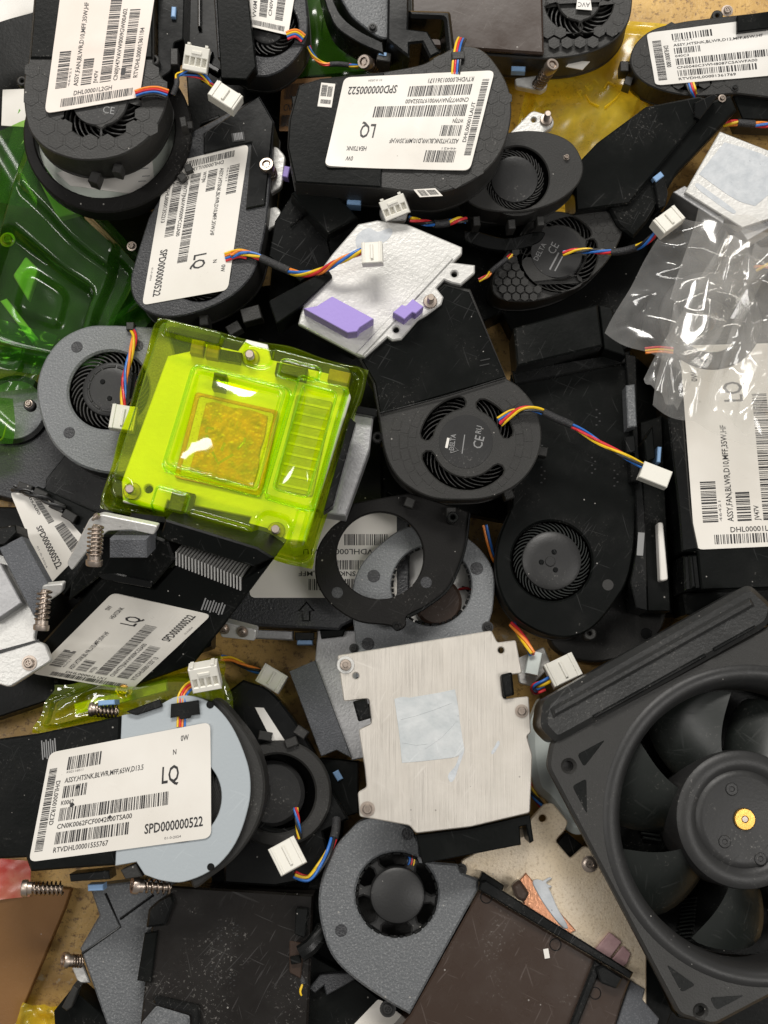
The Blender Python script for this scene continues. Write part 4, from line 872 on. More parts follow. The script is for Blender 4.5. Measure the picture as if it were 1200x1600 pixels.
f.slab('lower_shroud', [(1066, 926, 1), (1320, 917, 1), (1320, 980, 1), (1072, 960, 1)], -10, -30, 'black_shroud')
f.slab('fan_cover', ('c', 1110, 500, 80), 1.0, .02, 'black_plastic', [('k', 1110, 500, 34, 52, 20, 160), ('k', 1110, 500, 34, 52, 200, 340)])
f.cable([(1008, 548, 50), (1030, 546, 50), (1052, 548, 50)], lay='flat', cols=('wire_red', 'wire_yellow', 'wire_orange'), r=.8); f.cable([(1180, 420, 48), (1200, 415, 48), (1240, 412, 48)], cols=('wire_yellow', 'wire_orange'), r=.8)
# --- clear bag
f = Fr('plastic_bag', 'crumpled clear plastic bag at right edge over the DHL00001LA1U label', 'plastic bag', 1100, 500, 60, (0, 0))
rb = random.Random(21); BN = 9
bp = {(i, j): (rb.uniform(-.32, .32), rb.uniform(-.32, .32), rb.uniform(-1, 1) * 5.0 + 3.0 * math.sin(i * 1.9 + j * 1.1)) for i in range(-2, BN + 3) for j in range(-2, BN + 3)}
def facet(a, b):
    """height of a sheet folded along the edges of an uneven triangle net"""
    x, y = (a * .8 + b * .6) * BN * .75, (-a * .6 + b * .8) * BN * .5 + 2; best = 0
    i0, j0 = math.floor(x), math.floor(y)
    for i in (i0, i0 - 1, i0 + 1):
        for j in (j0, j0 - 1, j0 + 1):
            P = [(u + bp.get((u, v), (0, 0, 0))[0], v + bp.get((u, v), (0, 0, 0))[1], bp.get((u, v), (0, 0, 0))[2]) for u, v in ((i, j), (i + 1, j), (i + 1, j + 1), (i, j + 1))]
            for A, B, C in ((P[0], P[1], P[2]), (P[0], P[2], P[3])):
                d = (B[1] - C[1]) * (A[0] - C[0]) + (C[0] - B[0]) * (A[1] - C[1])
                if abs(d) < 1e-6: continue
                l1 = ((B[1] - C[1]) * (x - C[0]) + (C[0] - B[0]) * (y - C[1])) / d; l2 = ((C[1] - A[1]) * (x - C[0]) + (A[0] - C[0]) * (y - C[1])) / d
                if l1 >= -1e-4 and l2 >= -1e-4 and l1 + l2 <= 1.0001: return l1 * A[2] + l2 * B[2] + (1 - l1 - l2) * C[2]
    return best
def bag(a, b):
    h = 0
    for dx, dy in ((0, 0), (.012, .005), (-.012, .006), (.004, -.013), (-.005, .013), (.022, -.006), (-.022, .0), (0, .023), (.0, -.023)): h += facet(a + dx, b + dy) / 9
    e_ = max(0, min(1, 5 * min(a, 1 - a, b, 1 - b))); e_ = .25 + .75 * e_ * e_ * (3 - 2 * e_)
    return 7 + h * e_ + 5 * noise.noise(Vector((a * 1.5, b * 1.6, 3))) + .4 * noise.noise(Vector((a * 7, b * 3, 2)))
def bedge(a, b):
    k = 1 - abs(b - .5) * 2
    return a + (.055 * noise.noise(Vector((b * 2.2, 0, 2))) - .05 * k * (1 if b > .5 else .4)) * (1 - a), b + .05 * noise.noise(Vector((a * 4, b, 7)))
f.sheet('upper_film', [(1014, 640), (1270, 760), (1290, 380), (1085, 340)], 110, 110, bag, 'clear_film', edge=bedge)
f.sheet('folded_layer', [(1000, 600), (1050, 650), (1180, 420), (1128, 370)], 30, 70, lambda a, b: bag(b, a) * .8 + 1.5, 'clear_film', edge=lambda a, b: (a + .12 * noise.noise(Vector((b * 3, 1, 2))), b + .03 * noise.noise(Vector((a * 5, 2, 8)))))
f.sheet('folded_layer', [(1100, 640), (1160, 690), (1260, 440), (1170, 390)], 30, 70, lambda a, b: bag(1 - b, a) * .8 + 2.5, 'clear_film', edge=lambda a, b: (a + .12 * noise.noise(Vector((b * 3, 4, 2))), b + .03 * noise.noise(Vector((a * 5, 6, 8)))))
f.sheet('lower_film', [(945, 520), (1110, 600), (1230, 370), (1050, 335)], 70, 70, lambda a, b: bag(1 - b, a) * .6 - 4, 'clear_film', edge=lambda a, b: (a + .06 * noise.noise(Vector((b * 2.4, 3, 2))), b + .05 * noise.noise(Vector((a * 2.4, 2, 8)))))
# ================================================================== lower band
# --- labelled unit at the left edge, SPD label
f = Fr('blower_heatsink', 'black unit with a slanted SPD label at left edge above the sprung bracket', 'blower fan', 80, 840, 40, (0, -2))
f.slab('shroud', [(20, 770, 1), (60, 760, 1), (150, 800, 1), (170, 860, 1), (100, 930, 1), (60, 900, 1)], 0, -20, 'black_shroud')
f.label([(16, 770), (76, 915), (140, 850), (70, 770)], .3, [('b', 4, 30, 26, 33, False), ('t', '0SA00', 4, 21, 16, 3.5, 0), ('t', 'SPD000000522', 28, 12, 34, 6.5, 0, .015), ('f', '01-0-2024', 40, 4, 16, 1.8, 0, 0), ('b', 34, 60, 30, 40, False)], seed=11)
for x, y, a in ((62, 772, -25), (88, 790, -25), (108, 806, -30), (38, 762, -20)): f.box('clip', x, y, 22, 14, a, 4, -4, 'black_plastic')
f.cable([(20, 762, 42), (40, 768, 44), (70, 780, 45), (100, 796, 44)], cols=('wire_black', 'wire_black'), r=.9)
# --- bracket with foam block at left edge
f = Fr('metal_bracket', 'bright metal bracket with grey foam block and screw at left edge', 'bracket', 40, 960, 50, (-3, -2))
f.slab('plate', ('f', 6, [(-60, 868), (6, 866), (58, 968), (52, 1000), (70, 1006), (80, 1032), (14, 1074), (-60, 1050)]), 0, -3, 'cast_aluminium', ch=.4)
f.slab('foam_pad', [(-2, 856, 1), (34, 838, 1), (78, 918, 1), (52, 962, 1)], 8, .02, 'foam', ch=.3); f.slab('fin_block', [(-60, 880, 1), (0, 880, 1), (34, 942, 1), (-10, 972, 1), (-60, 970, 1)], 5, .02, 'grey_metal', ch=.4)
f.slab('shroud', [(-60, 836, 1), (24, 820, 1), (26, 832, 1), (8, 850, 1), (-60, 866, 1)], 9, -4, 'black_shroud')
f.slab('seam', [(-60, 1040, 1), (62, 1002, 1), (60, 999, 1), (-60, 1032, 1)], .35, .02, 'black_gloss', ch=0); f.screw(46, 1036, 8, 0)
# --- tilted heatsink with sprung screws and LQ label
f = Fr('blower_heatsink', 'tilted black heatsink shroud with fins showing and a shaded LQ label', 'blower fan', 230, 940, 62, (-12, -30))
ol = [(157, 902, 1), (240, 920, 1), (274, 882, 1), (380, 904, 1), (410, 885, 1), (426, 876, 1), (352, 975, 1), (300, 1040, 1), (190, 1080, 1), (64, 1052, 1), (66, 1004, 1), (104, 962, 1)]
f.slab('shroud', ol, 0, -20, 'black_shroud', ch=.7)
f.slab('fin_wall', [(258, 812, 1), (402, 856, 1), (428, 872, 1), (396, 886, 1), (262, 846, 1), (250, 838, 1)], 6, -20, 'black_shroud', ch=.6)
for k in range(21):
    x = 274 + 5 * k; y = 862 + 1.95 * k
    f.slab('fin', [(x, y, 1), (x + 1.9, y + .6, 1), (x + 2.2, y + 22, 1), (x + .3, y + 21.4, 1)], 1.2, -16, 'cast_aluminium', ch=0)
f.slab('upper_shroud', [(106, 940, 1), (112, 905, 1), (160, 836, 1), (236, 836, 1), (262, 846, 1), (272, 876, 1), (240, 914, 1), (158, 900, 1)], 3, -14, 'black_shroud', ch=.8)
f.box('foam_pad', 200, 857, 58, 30, 0, 12, 2, 'foam', ch=.4)
f.slab('metal_plate', ('f', 4, [(140, 810), (158, 804), (246, 822), (240, 836), (204, 828), (168, 830), (140, 856), (112, 892), (104, 880)]), 9, 6, 'cast_aluminium', ch=.3)
f.slab('clip', ('f', 4, [(150, 898), (180, 896), (238, 908), (236, 920), (160, 906)]), 3.5, 0, 'black_gloss')
f.label([(205, 1078), (330, 961), (176, 926), (50, 1052)], .35, std('DHL00001L1X1', 'ASSY,HTSNK,BLWR,D10,MFF,35W,HF', 'W77JN', 'CN0W77JNAVW0009CG2A00', 'RTVDHL00001352213', 'SPD000000522', 'HEATSINK'), seed=8, wave=.4, crease=(.42, .3, .36), mat='label_shaded')
for k in range(8): f.box('serial_print', 318 + 4.4 * k, 944 + 1.2 * k, 2.2, 16 + 4 * (k % 3 == 0), -20, .12, -.2, 'grey_print', ch=0)
f.spring((150, 822, 97), (147, 884, 93), 2.5, 7, 2.9, .26); f.spring((70, 922, 66), (64, 985, 64), 2.5, 6, 2.9, .25)
f.slab('metal_lug', ('f', 4, [(66, 915), (98, 912), (96, 926), (76, 940), (58, 950)]), 2, -1, 'cast_aluminium')
f.stud(152, 806, 5, 9, 4)
f.slab('screw_rail', ('f', 4, [(340, 970), (400, 985), (398, 1002), (345, 996)]), -16, -20, 'cast_aluminium'); f.screw(350, 982, 6, -14); f.screw(379, 987, 6, -15.8)
# --- lime tinted label unit beneath
f = Fr('blower_heatsink', 'dark speckled unit with moulded arrow and cream label under the lime tray', 'blower fan', 460, 930, 26, (0, 0))
f.slab('shroud', [(350, 950, 1), (380, 900, 1), (640, 790, 1), (640, 930, 1), (534, 978, 1), (530, 984, 1), (360, 975, 1)], 0, -18, 'dark_cover', ch=.8)
f.label([(620, 800), (390, 800), (390, 934), (620, 934)], .3, [('t', '0W', 55, 2, 6, 3.6, 0), ('t', 'N', 52, 10, 3, 3.6, 0), ('b', 5, 40, 36, 42, False), ('b', 8, 30, 26, 31, False), ('t', 'RTVDHL00001ZV1U', 6, 20, 36, 3, 0), ('t', 'ASSY,HTSNK,BLWR,MFF', 4, 32, 40, 2.6, 0), ('b', 4, 24, 12, 18, False)], seed=14)
f.add('moulded_arrow', *tube([Vector((*f.L(x, y, .1), .1)) for x, y in ((473, 970), (473, 955), (467, 955), (479, 941), (491, 955), (484, 955), (484, 970), (473, 970))], .35, 5), 'black_gloss')
f.slab('metal_rail', [(365, 982, 1), (458, 986, 1), (458, 1000, 1), (372, 996, 1)], -6, -10, 'grey_metal'); f.box('clip', 476, 1002, 24, 10, 0, -5, -12, 'blue_tab'); f.box('clip', 476, 994, 30, 12, 0, -3, -6, 'black_gloss')
f.slab('bracket', [(500, 985, 1), (540, 982, 1), (536, 994, 1), (502, 998, 1)], -4, -14, 'black_shroud')
# --- black ring cover
f = Fr('ring_cover', 'flat black ring cover with large hole in the middle of the pile', 'fan cover', 610, 880, 43, (2, -3))
f.slab('ring', [(492, 890), (497, 855), (517, 825), (541, 806), (552, 786, 1), (640, 770, 1), (735, 800, 1), (728, 850), (718, 885), (700, 920), (667, 947), (636, 964), (634, 978), (620, 986), (610, 978), (567, 973), (541, 962), (513, 940), (497, 915)], 0, -2.5, 'matte_black', [('c', 594, 868, 68)], ch=.5)
for x, y in ((527, 926), (666, 910)): f.slab('mould_mark', ('c', x, y, 9, 24), .14, -.1, 'dark_cover', ch=.1)
f.slab('mould_mark', ('c', 620, 978, 7, 20), .5, -.1, 'black_gloss', [('c', 620, 978, 3, 12)], ch=.1)
f.slab('rim', [(736, 802, 1), (730, 850), (720, 885), (702, 922), (669, 949), (638, 966), (636, 962), (667, 945), (699, 918), (716, 884), (726, 850), (732, 800, 1)], 1.2, -2.5, 'black_gloss', ch=.3)
f.slab('boss', ('c', 708, 808, 9, 22), 8, 0, 'black_gloss', [('c', 708, 808, 4, 14)])
# --- grey blower under it
f = Fr('blower_fan', 'grey speckled blower under the black ring cover, loose motor showing in its hole', 'blower fan', 670, 910, 31, (0, 0))
f.housing([(550, 930), (560, 890), (587, 857), (625, 828), (665, 820), (715, 832), (752, 860), (771, 895), (770, 950), (760, 985, 1), (765, 1060, 1), (556, 1060, 1), (556, 1010, 1)], 16, [('c', 674, 915, 68)], 'grey_cover', 'black_plastic', [('c', 674, 915, 63)])
f.slab('motor_cup', ('c', 684, 940, 38), -1, -10, 'brown_shroud', ch=1.2); f.slab('plate', ('c', 674, 915, 66), -10, -12, 'cast_aluminium')
f.tiles(674, 915, [(59, 63, 34)], -1.0, .5, 'black_gloss')
for x, y in ((584, 900), (745, 888), (575, 1006)): f.slab('mould_mark', ('c', x, y, 10, 24), .14, -.1, 'dark_cover', ch=.1)
f.screw(553, 1013, 5, .1, 'hub_plastic'); f.screw(762, 980, 6, .1, 'hub_plastic'); f.cable([(715, 918, 20), (730, 920, 22), (738, 925, 20)], cols=('wire_red', 'wire_black'), r=.7)
f.cable([(758, 820, 30), (764, 850, 28), (772, 880, 24), (790, 905, 20)], cols=('wire_orange', 'wire_blue', 'wire_black'), pitch=60, r=.7)
# --- foam strip and grey plate
f = Fr('heatsink_plate', 'dull grey plate with dark foam strip, left of the brushed aluminium plate', 'heatsink', 520, 1100, 20, (0, 0))
f.slab('plate', [(496, 985, 1), (556, 985, 1), (600, 1030, 1), (600, 1178, 1), (550, 1188, 1), (492, 1035, 1)], 0, -5, 'grey_metal', ch=.4); f.slab('foam_strip', [(452, 1049, 1), (492, 1032, 1), (549, 1184, 1), (526, 1172, 1), (502, 1182, 1)], 2, -7, 'foam', ch=.3)
f.slab('shroud', [(500, 1184, 1), (560, 1190, 1), (560, 1270, 1), (530, 1280, 1), (505, 1230, 1)], -2, -16, 'black_shroud'); f.box('clip', 528, 1212, 10, 16, 30, -1, -8, 'blue_tab')
# --- brushed plate in the centre
f = Fr('heatsink_plate', 'brushed aluminium heatsink plate with grey thermal paste square, centre of the pile', 'heatsink', 680, 1140, 58, (0, -1))
f.slab('plate', ('f', 4, [(527, 1024), (768, 985), (777, 1004), (806, 1000), (816, 1052), (782, 1056), (786, 1092), (826, 1088), (830, 1145), (823, 1150), (832, 1180), (828, 1270), (735, 1292), (650, 1302), (640, 1290), (585, 1280), (562, 1276), (559, 1238), (573, 1230), (570, 1200), (560, 1140), (580, 1130), (576, 1092), (537, 1096)]), 0, -2.2, 'aluminium', [('c', 556, 1056, 5, 16), ('c', 783, 1016, 5, 16)], ch=.35)
f.slab('thermal_paste', [(616, 1092, 1), (628, 1089), (640, 1090, 1), (682, 1083), (711, 1077, 1), (716, 1105), (719, 1130), (726, 1172, 1), (714, 1182), (690, 1186, 1), (655, 1190), (628, 1192, 1), (624, 1150), (620, 1120)], .14, -.1, 'thermal_paste', ch=.06)
for pts_ in ([(700, 1212), (712, 1196), (722, 1168), (726, 1170), (716, 1200), (706, 1222)], [(768, 1178), (772, 1168), (780, 1158), (775, 1172)]): f.slab('residue_smear', pts_, .07, -.1, 'white_paste', ch=.02)
for seg in (((626, 1124), (650, 1118), (680, 1108), (706, 1098)), ((664, 1170), (690, 1152), (714, 1126)), ((628, 1160), (650, 1164), (668, 1162))): f.add('paste_ridge', *tube([Vector((*f.L(x, y, .14), .12)) for x, y in seg], .16, 5), 'thermal_paste')
f.slab('boss', ('c', 540, 1039, 14, 28), .35, -.1, 'cast_aluminium', ch=.2); f.stud(540, 1039, 9, .3, 3); f.screw(815, 1111, 7, 0); f.screw(574, 1264, 8, 0)
f.slab('clip', ('f', 3, [(551, 1096), (572, 1091), (580, 1122), (560, 1128)]), 3, -8, 'black_gloss', ch=.8); f.slab('clip', ('f', 3, [(783, 1054), (800, 1050), (804, 1086), (788, 1090)]), 3, -8, 'black_gloss', ch=.8)
f.slab('duct', [(650, 1304, 1), (735, 1294, 1), (828, 1272, 1), (834, 1314, 1), (828, 1318, 1), (822, 1290, 1), (812, 1292, 1), (814, 1320, 1), (660, 1350, 1)], -2.4, -20, 'black_shroud', ch=.4)
f.slab('heatsink_base', [(575, 1100, 1), (780, 1010, 1), (815, 1260, 1), (600, 1270, 1)], -2.4, -26, 'black_shroud')
# --- connectors between the plate and the axial fan
f = Fr('wire_plug', 'pair of loose fan plugs on coloured wires beside the axial fan corner', 'connector', 860, 1040, 34, (0, 0))
f.connector(880, 1046, 40, -155, 12, 9.4, 6, sockets='ridge', roll=8); f.connector(834, 1036, 34, 78, 9, 5, 6, sockets=None, mat='white_plastic')
f.cable([(800, 975, 26), (812, 990, 30), (824, 1008, 34), (832, 1022, 36)], cols=('wire_orange', 'wire_red', 'wire_blue', 'wire_yellow'), pitch=40, r=.8); f.cable([(866, 1058, 36), (850, 1066, 38), (836, 1072, 36), (836, 1080, 32), (850, 1076, 30)], cols=('wire_blue', 'wire_yellow', 'wire_red'), pitch=40, r=.8)
f.slab('metal_tab', ('f', 4, [(806, 1030), (850, 1010), (862, 1040), (830, 1072), (812, 1068)]), -8, -11, 'cast_aluminium')
# --- white moulded part left of the axial fan
f = Fr('plastic_part', 'white curved plastic moulding under the left side of the axial fan', 'plastic part', 870, 1180, 30, (0, 0))
f.slab('moulding', [(848, 1092), (862, 1140), (880, 1210), (900, 1270), (915, 1300), (890, 1300), (858, 1254), (836, 1230), (826, 1150), (836, 1110)], 0, -12, 'white_plastic', ch=2.5)
f.box('clip', 888, 1322, 34, 30, -40, -2, -14, 'black_gloss'); f.cable([(822, 1212, 30), (832, 1238, 31), (848, 1262, 30)], r=.7)
# --- axial fan
f = Fr('axial_fan', 'large black axial case fan with brass hub centre at lower right', 'axial fan', 1165, 1280, 66, (3, 2))
e1 = Vector((.884, -.468)); e2 = Vector((.468, .884)); C0 = Vector((1184, 1284)); hs = 250
def sq(a, b): p_ = C0 + e1 * (a * hs) + e2 * (b * hs); return (p_.x, p_.y)
fo = [sq(-1, -.92), sq(-.90, -1.05), sq(.84, -1.05), sq(1, -.84), sq(1, .84), sq(.84, 1), sq(-.84, 1), sq(-1, .84)]
pk = lambda a, b, r=.05: ('c', *sq(a, b), r * hs, 18)
tri = lambda a, b, sx, sy: ('f', 6, [sq(a, b), sq(a + .20 * sx, b), sq(a, b + .20 * sy)])
f.slab('frame', ('f', 10, fo), 0, -4, 'black_plastic', [('c', C0.x, C0.y, 236, 90), pk(-.88, -.86, .034), pk(-.87, .88, .034), pk(.88, .88, .034)], ch=1.0)
Rf = 236 * f.sc(C0.x, C0.y); c0 = f.L(C0.x, C0.y)
V, F = lathe([(Rf + 3.6, -.1), (Rf + 2.8, .5), (Rf + 1.2, .8), (Rf - .6, .5), (Rf - 1.8, -.4), (Rf - 3.2, -3), (Rf - 4.0, -8), (Rf - 4.0, -24), (Rf - 1, -24.5)], 96); f.add('shroud_ring', [(x + c0.x, y + c0.y, z) for x, y, z in V], F, 'hub_plastic')
f.slab('rear_frame', ('f', 10, fo), -21, -25, 'black_plastic', [('c', C0.x, C0.y, 231, 80)], ch=.5)
for (a, b) in ((-.92, -.92), (-.92, .92), (.92, -.92), (.92, .92)): f.slab('corner_post', ('c', *sq(a * .92, b * .92), 24, 24), -4, -21, 'black_plastic')
for x, y, sx, sy in ((-.80, -.90, 1, .45), (-.92, -.74, .5, 1), (-.92, .72, .5, -1), (-.78, .92, 1, -.45)): f.slab('recess_shade', tri(x, y, sx, sy), .12, -.2, 'black_shroud', ch=.05)  # flat dark patches painted for the shade inside the triangular recesses
hubr = 110 * f.sc(C0.x, C0.y); hc = f.L(1163, 1280)
V, F = lathe([(.01, 1.2), (hubr * .60, 1.2), (hubr * .66, 1.0), (hubr * .70, .3), (hubr * .74, 1.0), (hubr * .80, 1.6), (hubr * .93, 1.5), (hubr * .985, .6), (hubr, -1), (hubr, -22)], 72); V = [(x + hc.x, y + hc.y, z - 2) for x, y, z in V]
hub = f.add('hub', V, F, 'hub_plastic'); f.turn('brass_bush', 1163, 1280, [(.01, .5), (5, .5), (6, .9), (16, .9), (17.5, .5), (17.5, -.6)], -.6, 'brass', par=hub); f.turn('shaft', 1163, 1280, [(.01, .8), (4.5, .8), (5.5, .3), (5.5, -.3)], -.4, 'screw_metal', par=hub)
for x, y in ((1143, 1233), (1132, 1315), (1188, 1342), (1222, 1262)): f.turn('dimple', x, y, [(.01, .2), (3.5, .2), (4.5, .5), (9, .5), (10, .3), (11, -.2)], -.9, 'hub_plastic', 24, hub)
def fan_blade():
    V, F = [], []; nr, na = 10, 8; Ro = Rf - 6.2
    for side in (0, 1):
        for i in range(nr + 1):
            u = i / nr; r = hubr * .97 + (Ro - hubr * .97) * u
            sweep = R(-13) * u**1.3; span = R(38 + 3 * u); 
            for j in range(na + 1):
                v = j / na; a = sweep + span * (v - .5) * (1 - .10 * (2 * abs(v - .5))**4 * u**6)
                z = -3.5 - 15 * v + 2.2 * math.sin(v * math.pi) - 1.2 * u - side * 1.1 * (1 - .75 * abs(2 * v - 1))
                rr = r if u < 1 else r - .8 * (2 * abs(v - .5))**6
                V.append((rr * math.cos(a), rr * math.sin(a), z))
    n1 = (nr + 1) * (na + 1); g = na + 1
    for i in range(nr):
        for j in range(na):
            k = i * g + j; F.append((k, k + g, k + g + 1, k + 1)); F.append((n1 + k, n1 + k + 1, n1 + k + g + 1, n1 + k + g))
    rim = [i * g for i in range(nr + 1)] + [nr * g + j for j in range(1, g)] + [i * g + na for i in range(nr - 1, -1, -1)]
    for a, b in zip(rim, rim[1:]): F.append((a, n1 + a, n1 + b, b))
    return mesh('blade', V, F, 'fan_blade', 50)
bmz = fan_blade()
for k in range(7): link('blade', bmz, f.root, Matrix.Translation(Vector((hc.x, hc.y, -1)) * S) @ Matrix.Rotation(R(173 - k * 360 / 7), 4, 'Z'))
for k in range(4):
    a = R(45 + 90 * k - 12); d = Vector((math.cos(a), math.sin(a))); n_ = Vector((-d.y, d.x)) * 3.2; p0 = c0 + d * 8; p1 = c0 + d * (Rf - 3)
    f.add('strut', *prism([p0 - n_, p1 - n_, p1 + n_, p0 + n_], [], -21.5, -24.5, .4), 'black_plastic')
f.slab('motor_base', ('c', 1163, 1280, 105), -23, -26, 'black_plastic')
bar = [sq(-.88, -1.02), sq(.64, -1.05), sq(.73, -1.14), sq(.66, -1.34), sq(-.82, -1.30), sq(-.92, -1.16)]
f.slab('rubber_rail', ('f', 12, bar), 3, -16, 'rubber', ch=2.2)
f.slab('rail_ridge', [(*sq(-.82, -1.17), 1), (*sq(.62, -1.20), 1), (*sq(.62, -1.26), 1), (*sq(-.81, -1.23), 1)], 4.4, 3, 'rubber', ch=1.0); f.slab('rail_ridge', [(*sq(-.6, -1.045), 1), (*sq(.2, -1.06), 1), (*sq(.2, -1.085), 1), (*sq(-.6, -1.07), 1)], 3.8, 3, 'black_gloss', ch=.5)
f.slab('rail_ridge', [(*sq(.26, -1.065), 1), (*sq(.56, -1.075), 1), (*sq(.56, -1.095), 1), (*sq(.26, -1.09), 1)], 3.7, 3, 'black_gloss', ch=.4)
# --- ribbed rubber part seen through the axial fan
f = Fr('ribbed_duct', 'ribbed black duct seen between the blades of the axial fan', 'duct', 1000, 1290, 26, (0, 0))
f.slab('duct', [(930, 1060, 1), (1250, 980, 1), (1250, 1620, 1), (1060, 1590, 1), (990, 1460, 1), (925, 1280, 1)], 0, -14, 'black_shroud')  # widened past the ribs as black backing, keeps the blade gaps dark
for k in range(16): f.box('rib', 1000 + (k % 2) * 36 + k * 1.4, 1262 + 7 * (k // 2), 30, 3.6, -8, 2.2, 0, 'fan_blade', ch=.4)
for k in range(12): f.box('rib', 1078 - k * .6, 1404 + 6 * k, 24, 3.2, 8, 2.2, 0, 'fan_blade', ch=.4)
for k in range(14): f.box('rib', 980 + k * 3.6, 1120 + 7 * k, 14, 3.2, -30, 2.2, 0, 'fan_blade', ch=.4)
# --- gold metal plate
f = Fr('heatsink_plate', 'speckled gold metal plate with copper strip beside the axial fan', 'heatsink', 880, 1370, 36, (0, 0))
f.slab('plate', ('f', 5, [(720, 1345), (820, 1290), (850, 1257), (864, 1255), (888, 1284), (884, 1296), (868, 1314), (892, 1342), (914, 1322), (935, 1330), (1010, 1480), (1010, 1600), (760, 1560)]), 0, -3, 'gold_metal', [('c', 848, 1279, 6, 16)], ch=.4)
f.screw(921, 1350, 11, 0, washer=1.2)
f.slab('copper_strip', [(806, 1382, 1), (822, 1364, 1), (832, 1376, 1), (900, 1454, 1), (884, 1462, 1), (824, 1424, 1)], .8, .02, 'copper', ch=.3); f.slab('thermal_residue', [(834, 1376), (852, 1380), (872, 1420), (888, 1450), (880, 1450), (858, 1424), (838, 1392)], 1.4, .5, 'white_paste', ch=.3); f.slab('thermal_residue', [(836, 1384), (850, 1376), (862, 1372), (854, 1380), (862, 1386), (846, 1388)], 1.2, .1, 'white_paste', ch=.3)
f.slab('thermal_pad', ('f', 3, [(924, 1492), (953, 1457), (972, 1472), (948, 1504)]), 2, .02, 'pink_pad', ch=.3); f.slab('thermal_pad', ('f', 3, [(954, 1502), (974, 1478), (986, 1490), (980, 1506), (966, 1516)]), 1.6, .02, 'pink_pad', ch=.3)
f.slab('shroud', [(975, 1530, 1), (1010, 1490, 1), (1050, 1580, 1), (1030, 1640, 1), (980, 1600, 1)], -3.2, -14, 'black_shroud')
# --- bottom centre blower with its duct
f = Fr('blower_heatsink', 'charcoal blower with round black motor hub and brown black duct, bottom centre', 'blower fan', 640, 1430, 40, (0, 1))
ol = [(545, 1300), (563, 1284), (600, 1277), (640, 1291, 1), (655, 1315, 1), (658, 1345, 1), (714, 1350, 1), (722, 1364, 1), (748, 1374, 1), (747, 1390, 1), (640, 1585, 1), (600, 1562), (547, 1524), (517, 1490), (501, 1440), (498, 1400), (507, 1358), (524, 1324)]
f.housing(ol, 17, [('c', 620, 1398, 74)], 'charcoal_cover', 'black_plastic', [('c', 620, 1398, 67)], ch=.8)
f.tiles(620, 1398, [(63, 67.5, 30)], -1.2, 1.0, 'black_gloss')
f.turn('motor_hub', 621, 1398, [(.01, 2.2), (38, 2.2), (43, 1.6), (45, .2), (45, -8)], 0, 'hub_plastic', 48)
for k, a in enumerate((62, 128, 175, 236, 300, 352)):
    c_ = f.L(621, 1398); q_ = f.sc(621, 1398); d = Vector((math.cos(R(a)), math.sin(R(a)))); n_ = Vector((-d.y, d.x))
    p = [c_ + d * 40 * q_ - n_ * 2.6, c_ + d * 55 * q_ - n_ * 1.5, c_ + d * 66 * q_ - n_ * 2.8, c_ + d * 66 * q_ + n_ * 2.8, c_ + d * 55 * q_ + n_ * 1.5, c_ + d * 40 * q_ + n_ * 2.6]
    f.add('spoke', *prism(p, [], -1.2, -4.5, .7), 'hub_plastic')
for x, y in ((533, 1454), (637, 1303)): f.slab('mould_mark', ('c', x, y, 10, 24), .14, -.1, 'dark_cover', ch=.1)
f.cable([(634, 1330, 36), (642, 1340, 38), (640, 1352, 38), (632, 1362, 36)], lay='flat', r=.7)
f.slab('duct', [(749, 1392, 1), (985, 1532, 1), (972, 1566, 1), (940, 1680, 1), (560, 1680, 1), (641, 1586, 1)], -.4, -18, 'brown_shroud', ch=.7)
f.slab('duct_wall', [(752, 1378, 1), (760, 1376, 1), (990, 1520, 1), (985, 1530, 1), (748, 1390, 1)], 3.5, -.3, 'black_gloss', ch=.5); f.slab('duct_wall', [(930, 1500, 1), (942, 1508, 1), (880, 1660, 1), (868, 1660, 1)], 2.0, -.3, 'black_gloss', ch=.6)
f.slab('clip', ('f', 4, [(932, 1514), (942, 1508), (974, 1528), (964, 1546), (938, 1536)]), 4, 0, 'black_gloss', ch=.6)
f.slab('screw_lug', ('f', 6, [(714, 1350), (728, 1350), (730, 1366), (718, 1368), (712, 1360)]), -2, -6, 'black_plastic'); f.screw(721, 1358, 6, -1.8, 'hub_plastic')
f.slab('screw_lug', ('f', 2, [(754, 1362), (788, 1384), (782, 1398), (748, 1378)]), 1.5, -3, 'black_shroud'); f.slab('clip', ('f', 5, [(800, 1384), (812, 1374), (828, 1396), (820, 1410), (806, 1404)]), 5, 0, 'brown_shroud', ch=1)
f.screw(606, 1576, 9, -4, 'hub_plastic')
for x, y in ((760, 1402), (868, 1476), (930, 1552)): f.slab('mould_mark', ('c', x, y, 10, 24), -.2, -.5, 'black_gloss', [('c', x, y, 8.5, 22)], ch=.06)
f.box('paper_scrap', 854, 1490, 8, 15, 10, .0, -.35, 'white_paper', ch=0)
f.slab('foam_pad', [(950, 1640, 1), (985, 1532, 1), (1008, 1546, 1), (1004, 1562, 1), (1030, 1592, 1), (1010, 1660, 1)], -3, -12, 'foam', ch=.4)
# --- rusty scraps by the foam
f = Fr('plastic_scrap', 'yellow brown scrap of film beside the foam at the bottom right', 'plastic scrap', 1030, 1570, 14, (0, 0))
f.sheet('sheet', [(1000, 1600), (1060, 1640), (1050, 1550), (1010, 1545)], 14, 14, lambda a, b: 4 * math.sin(5 * a) + 3 * b, 'rust')
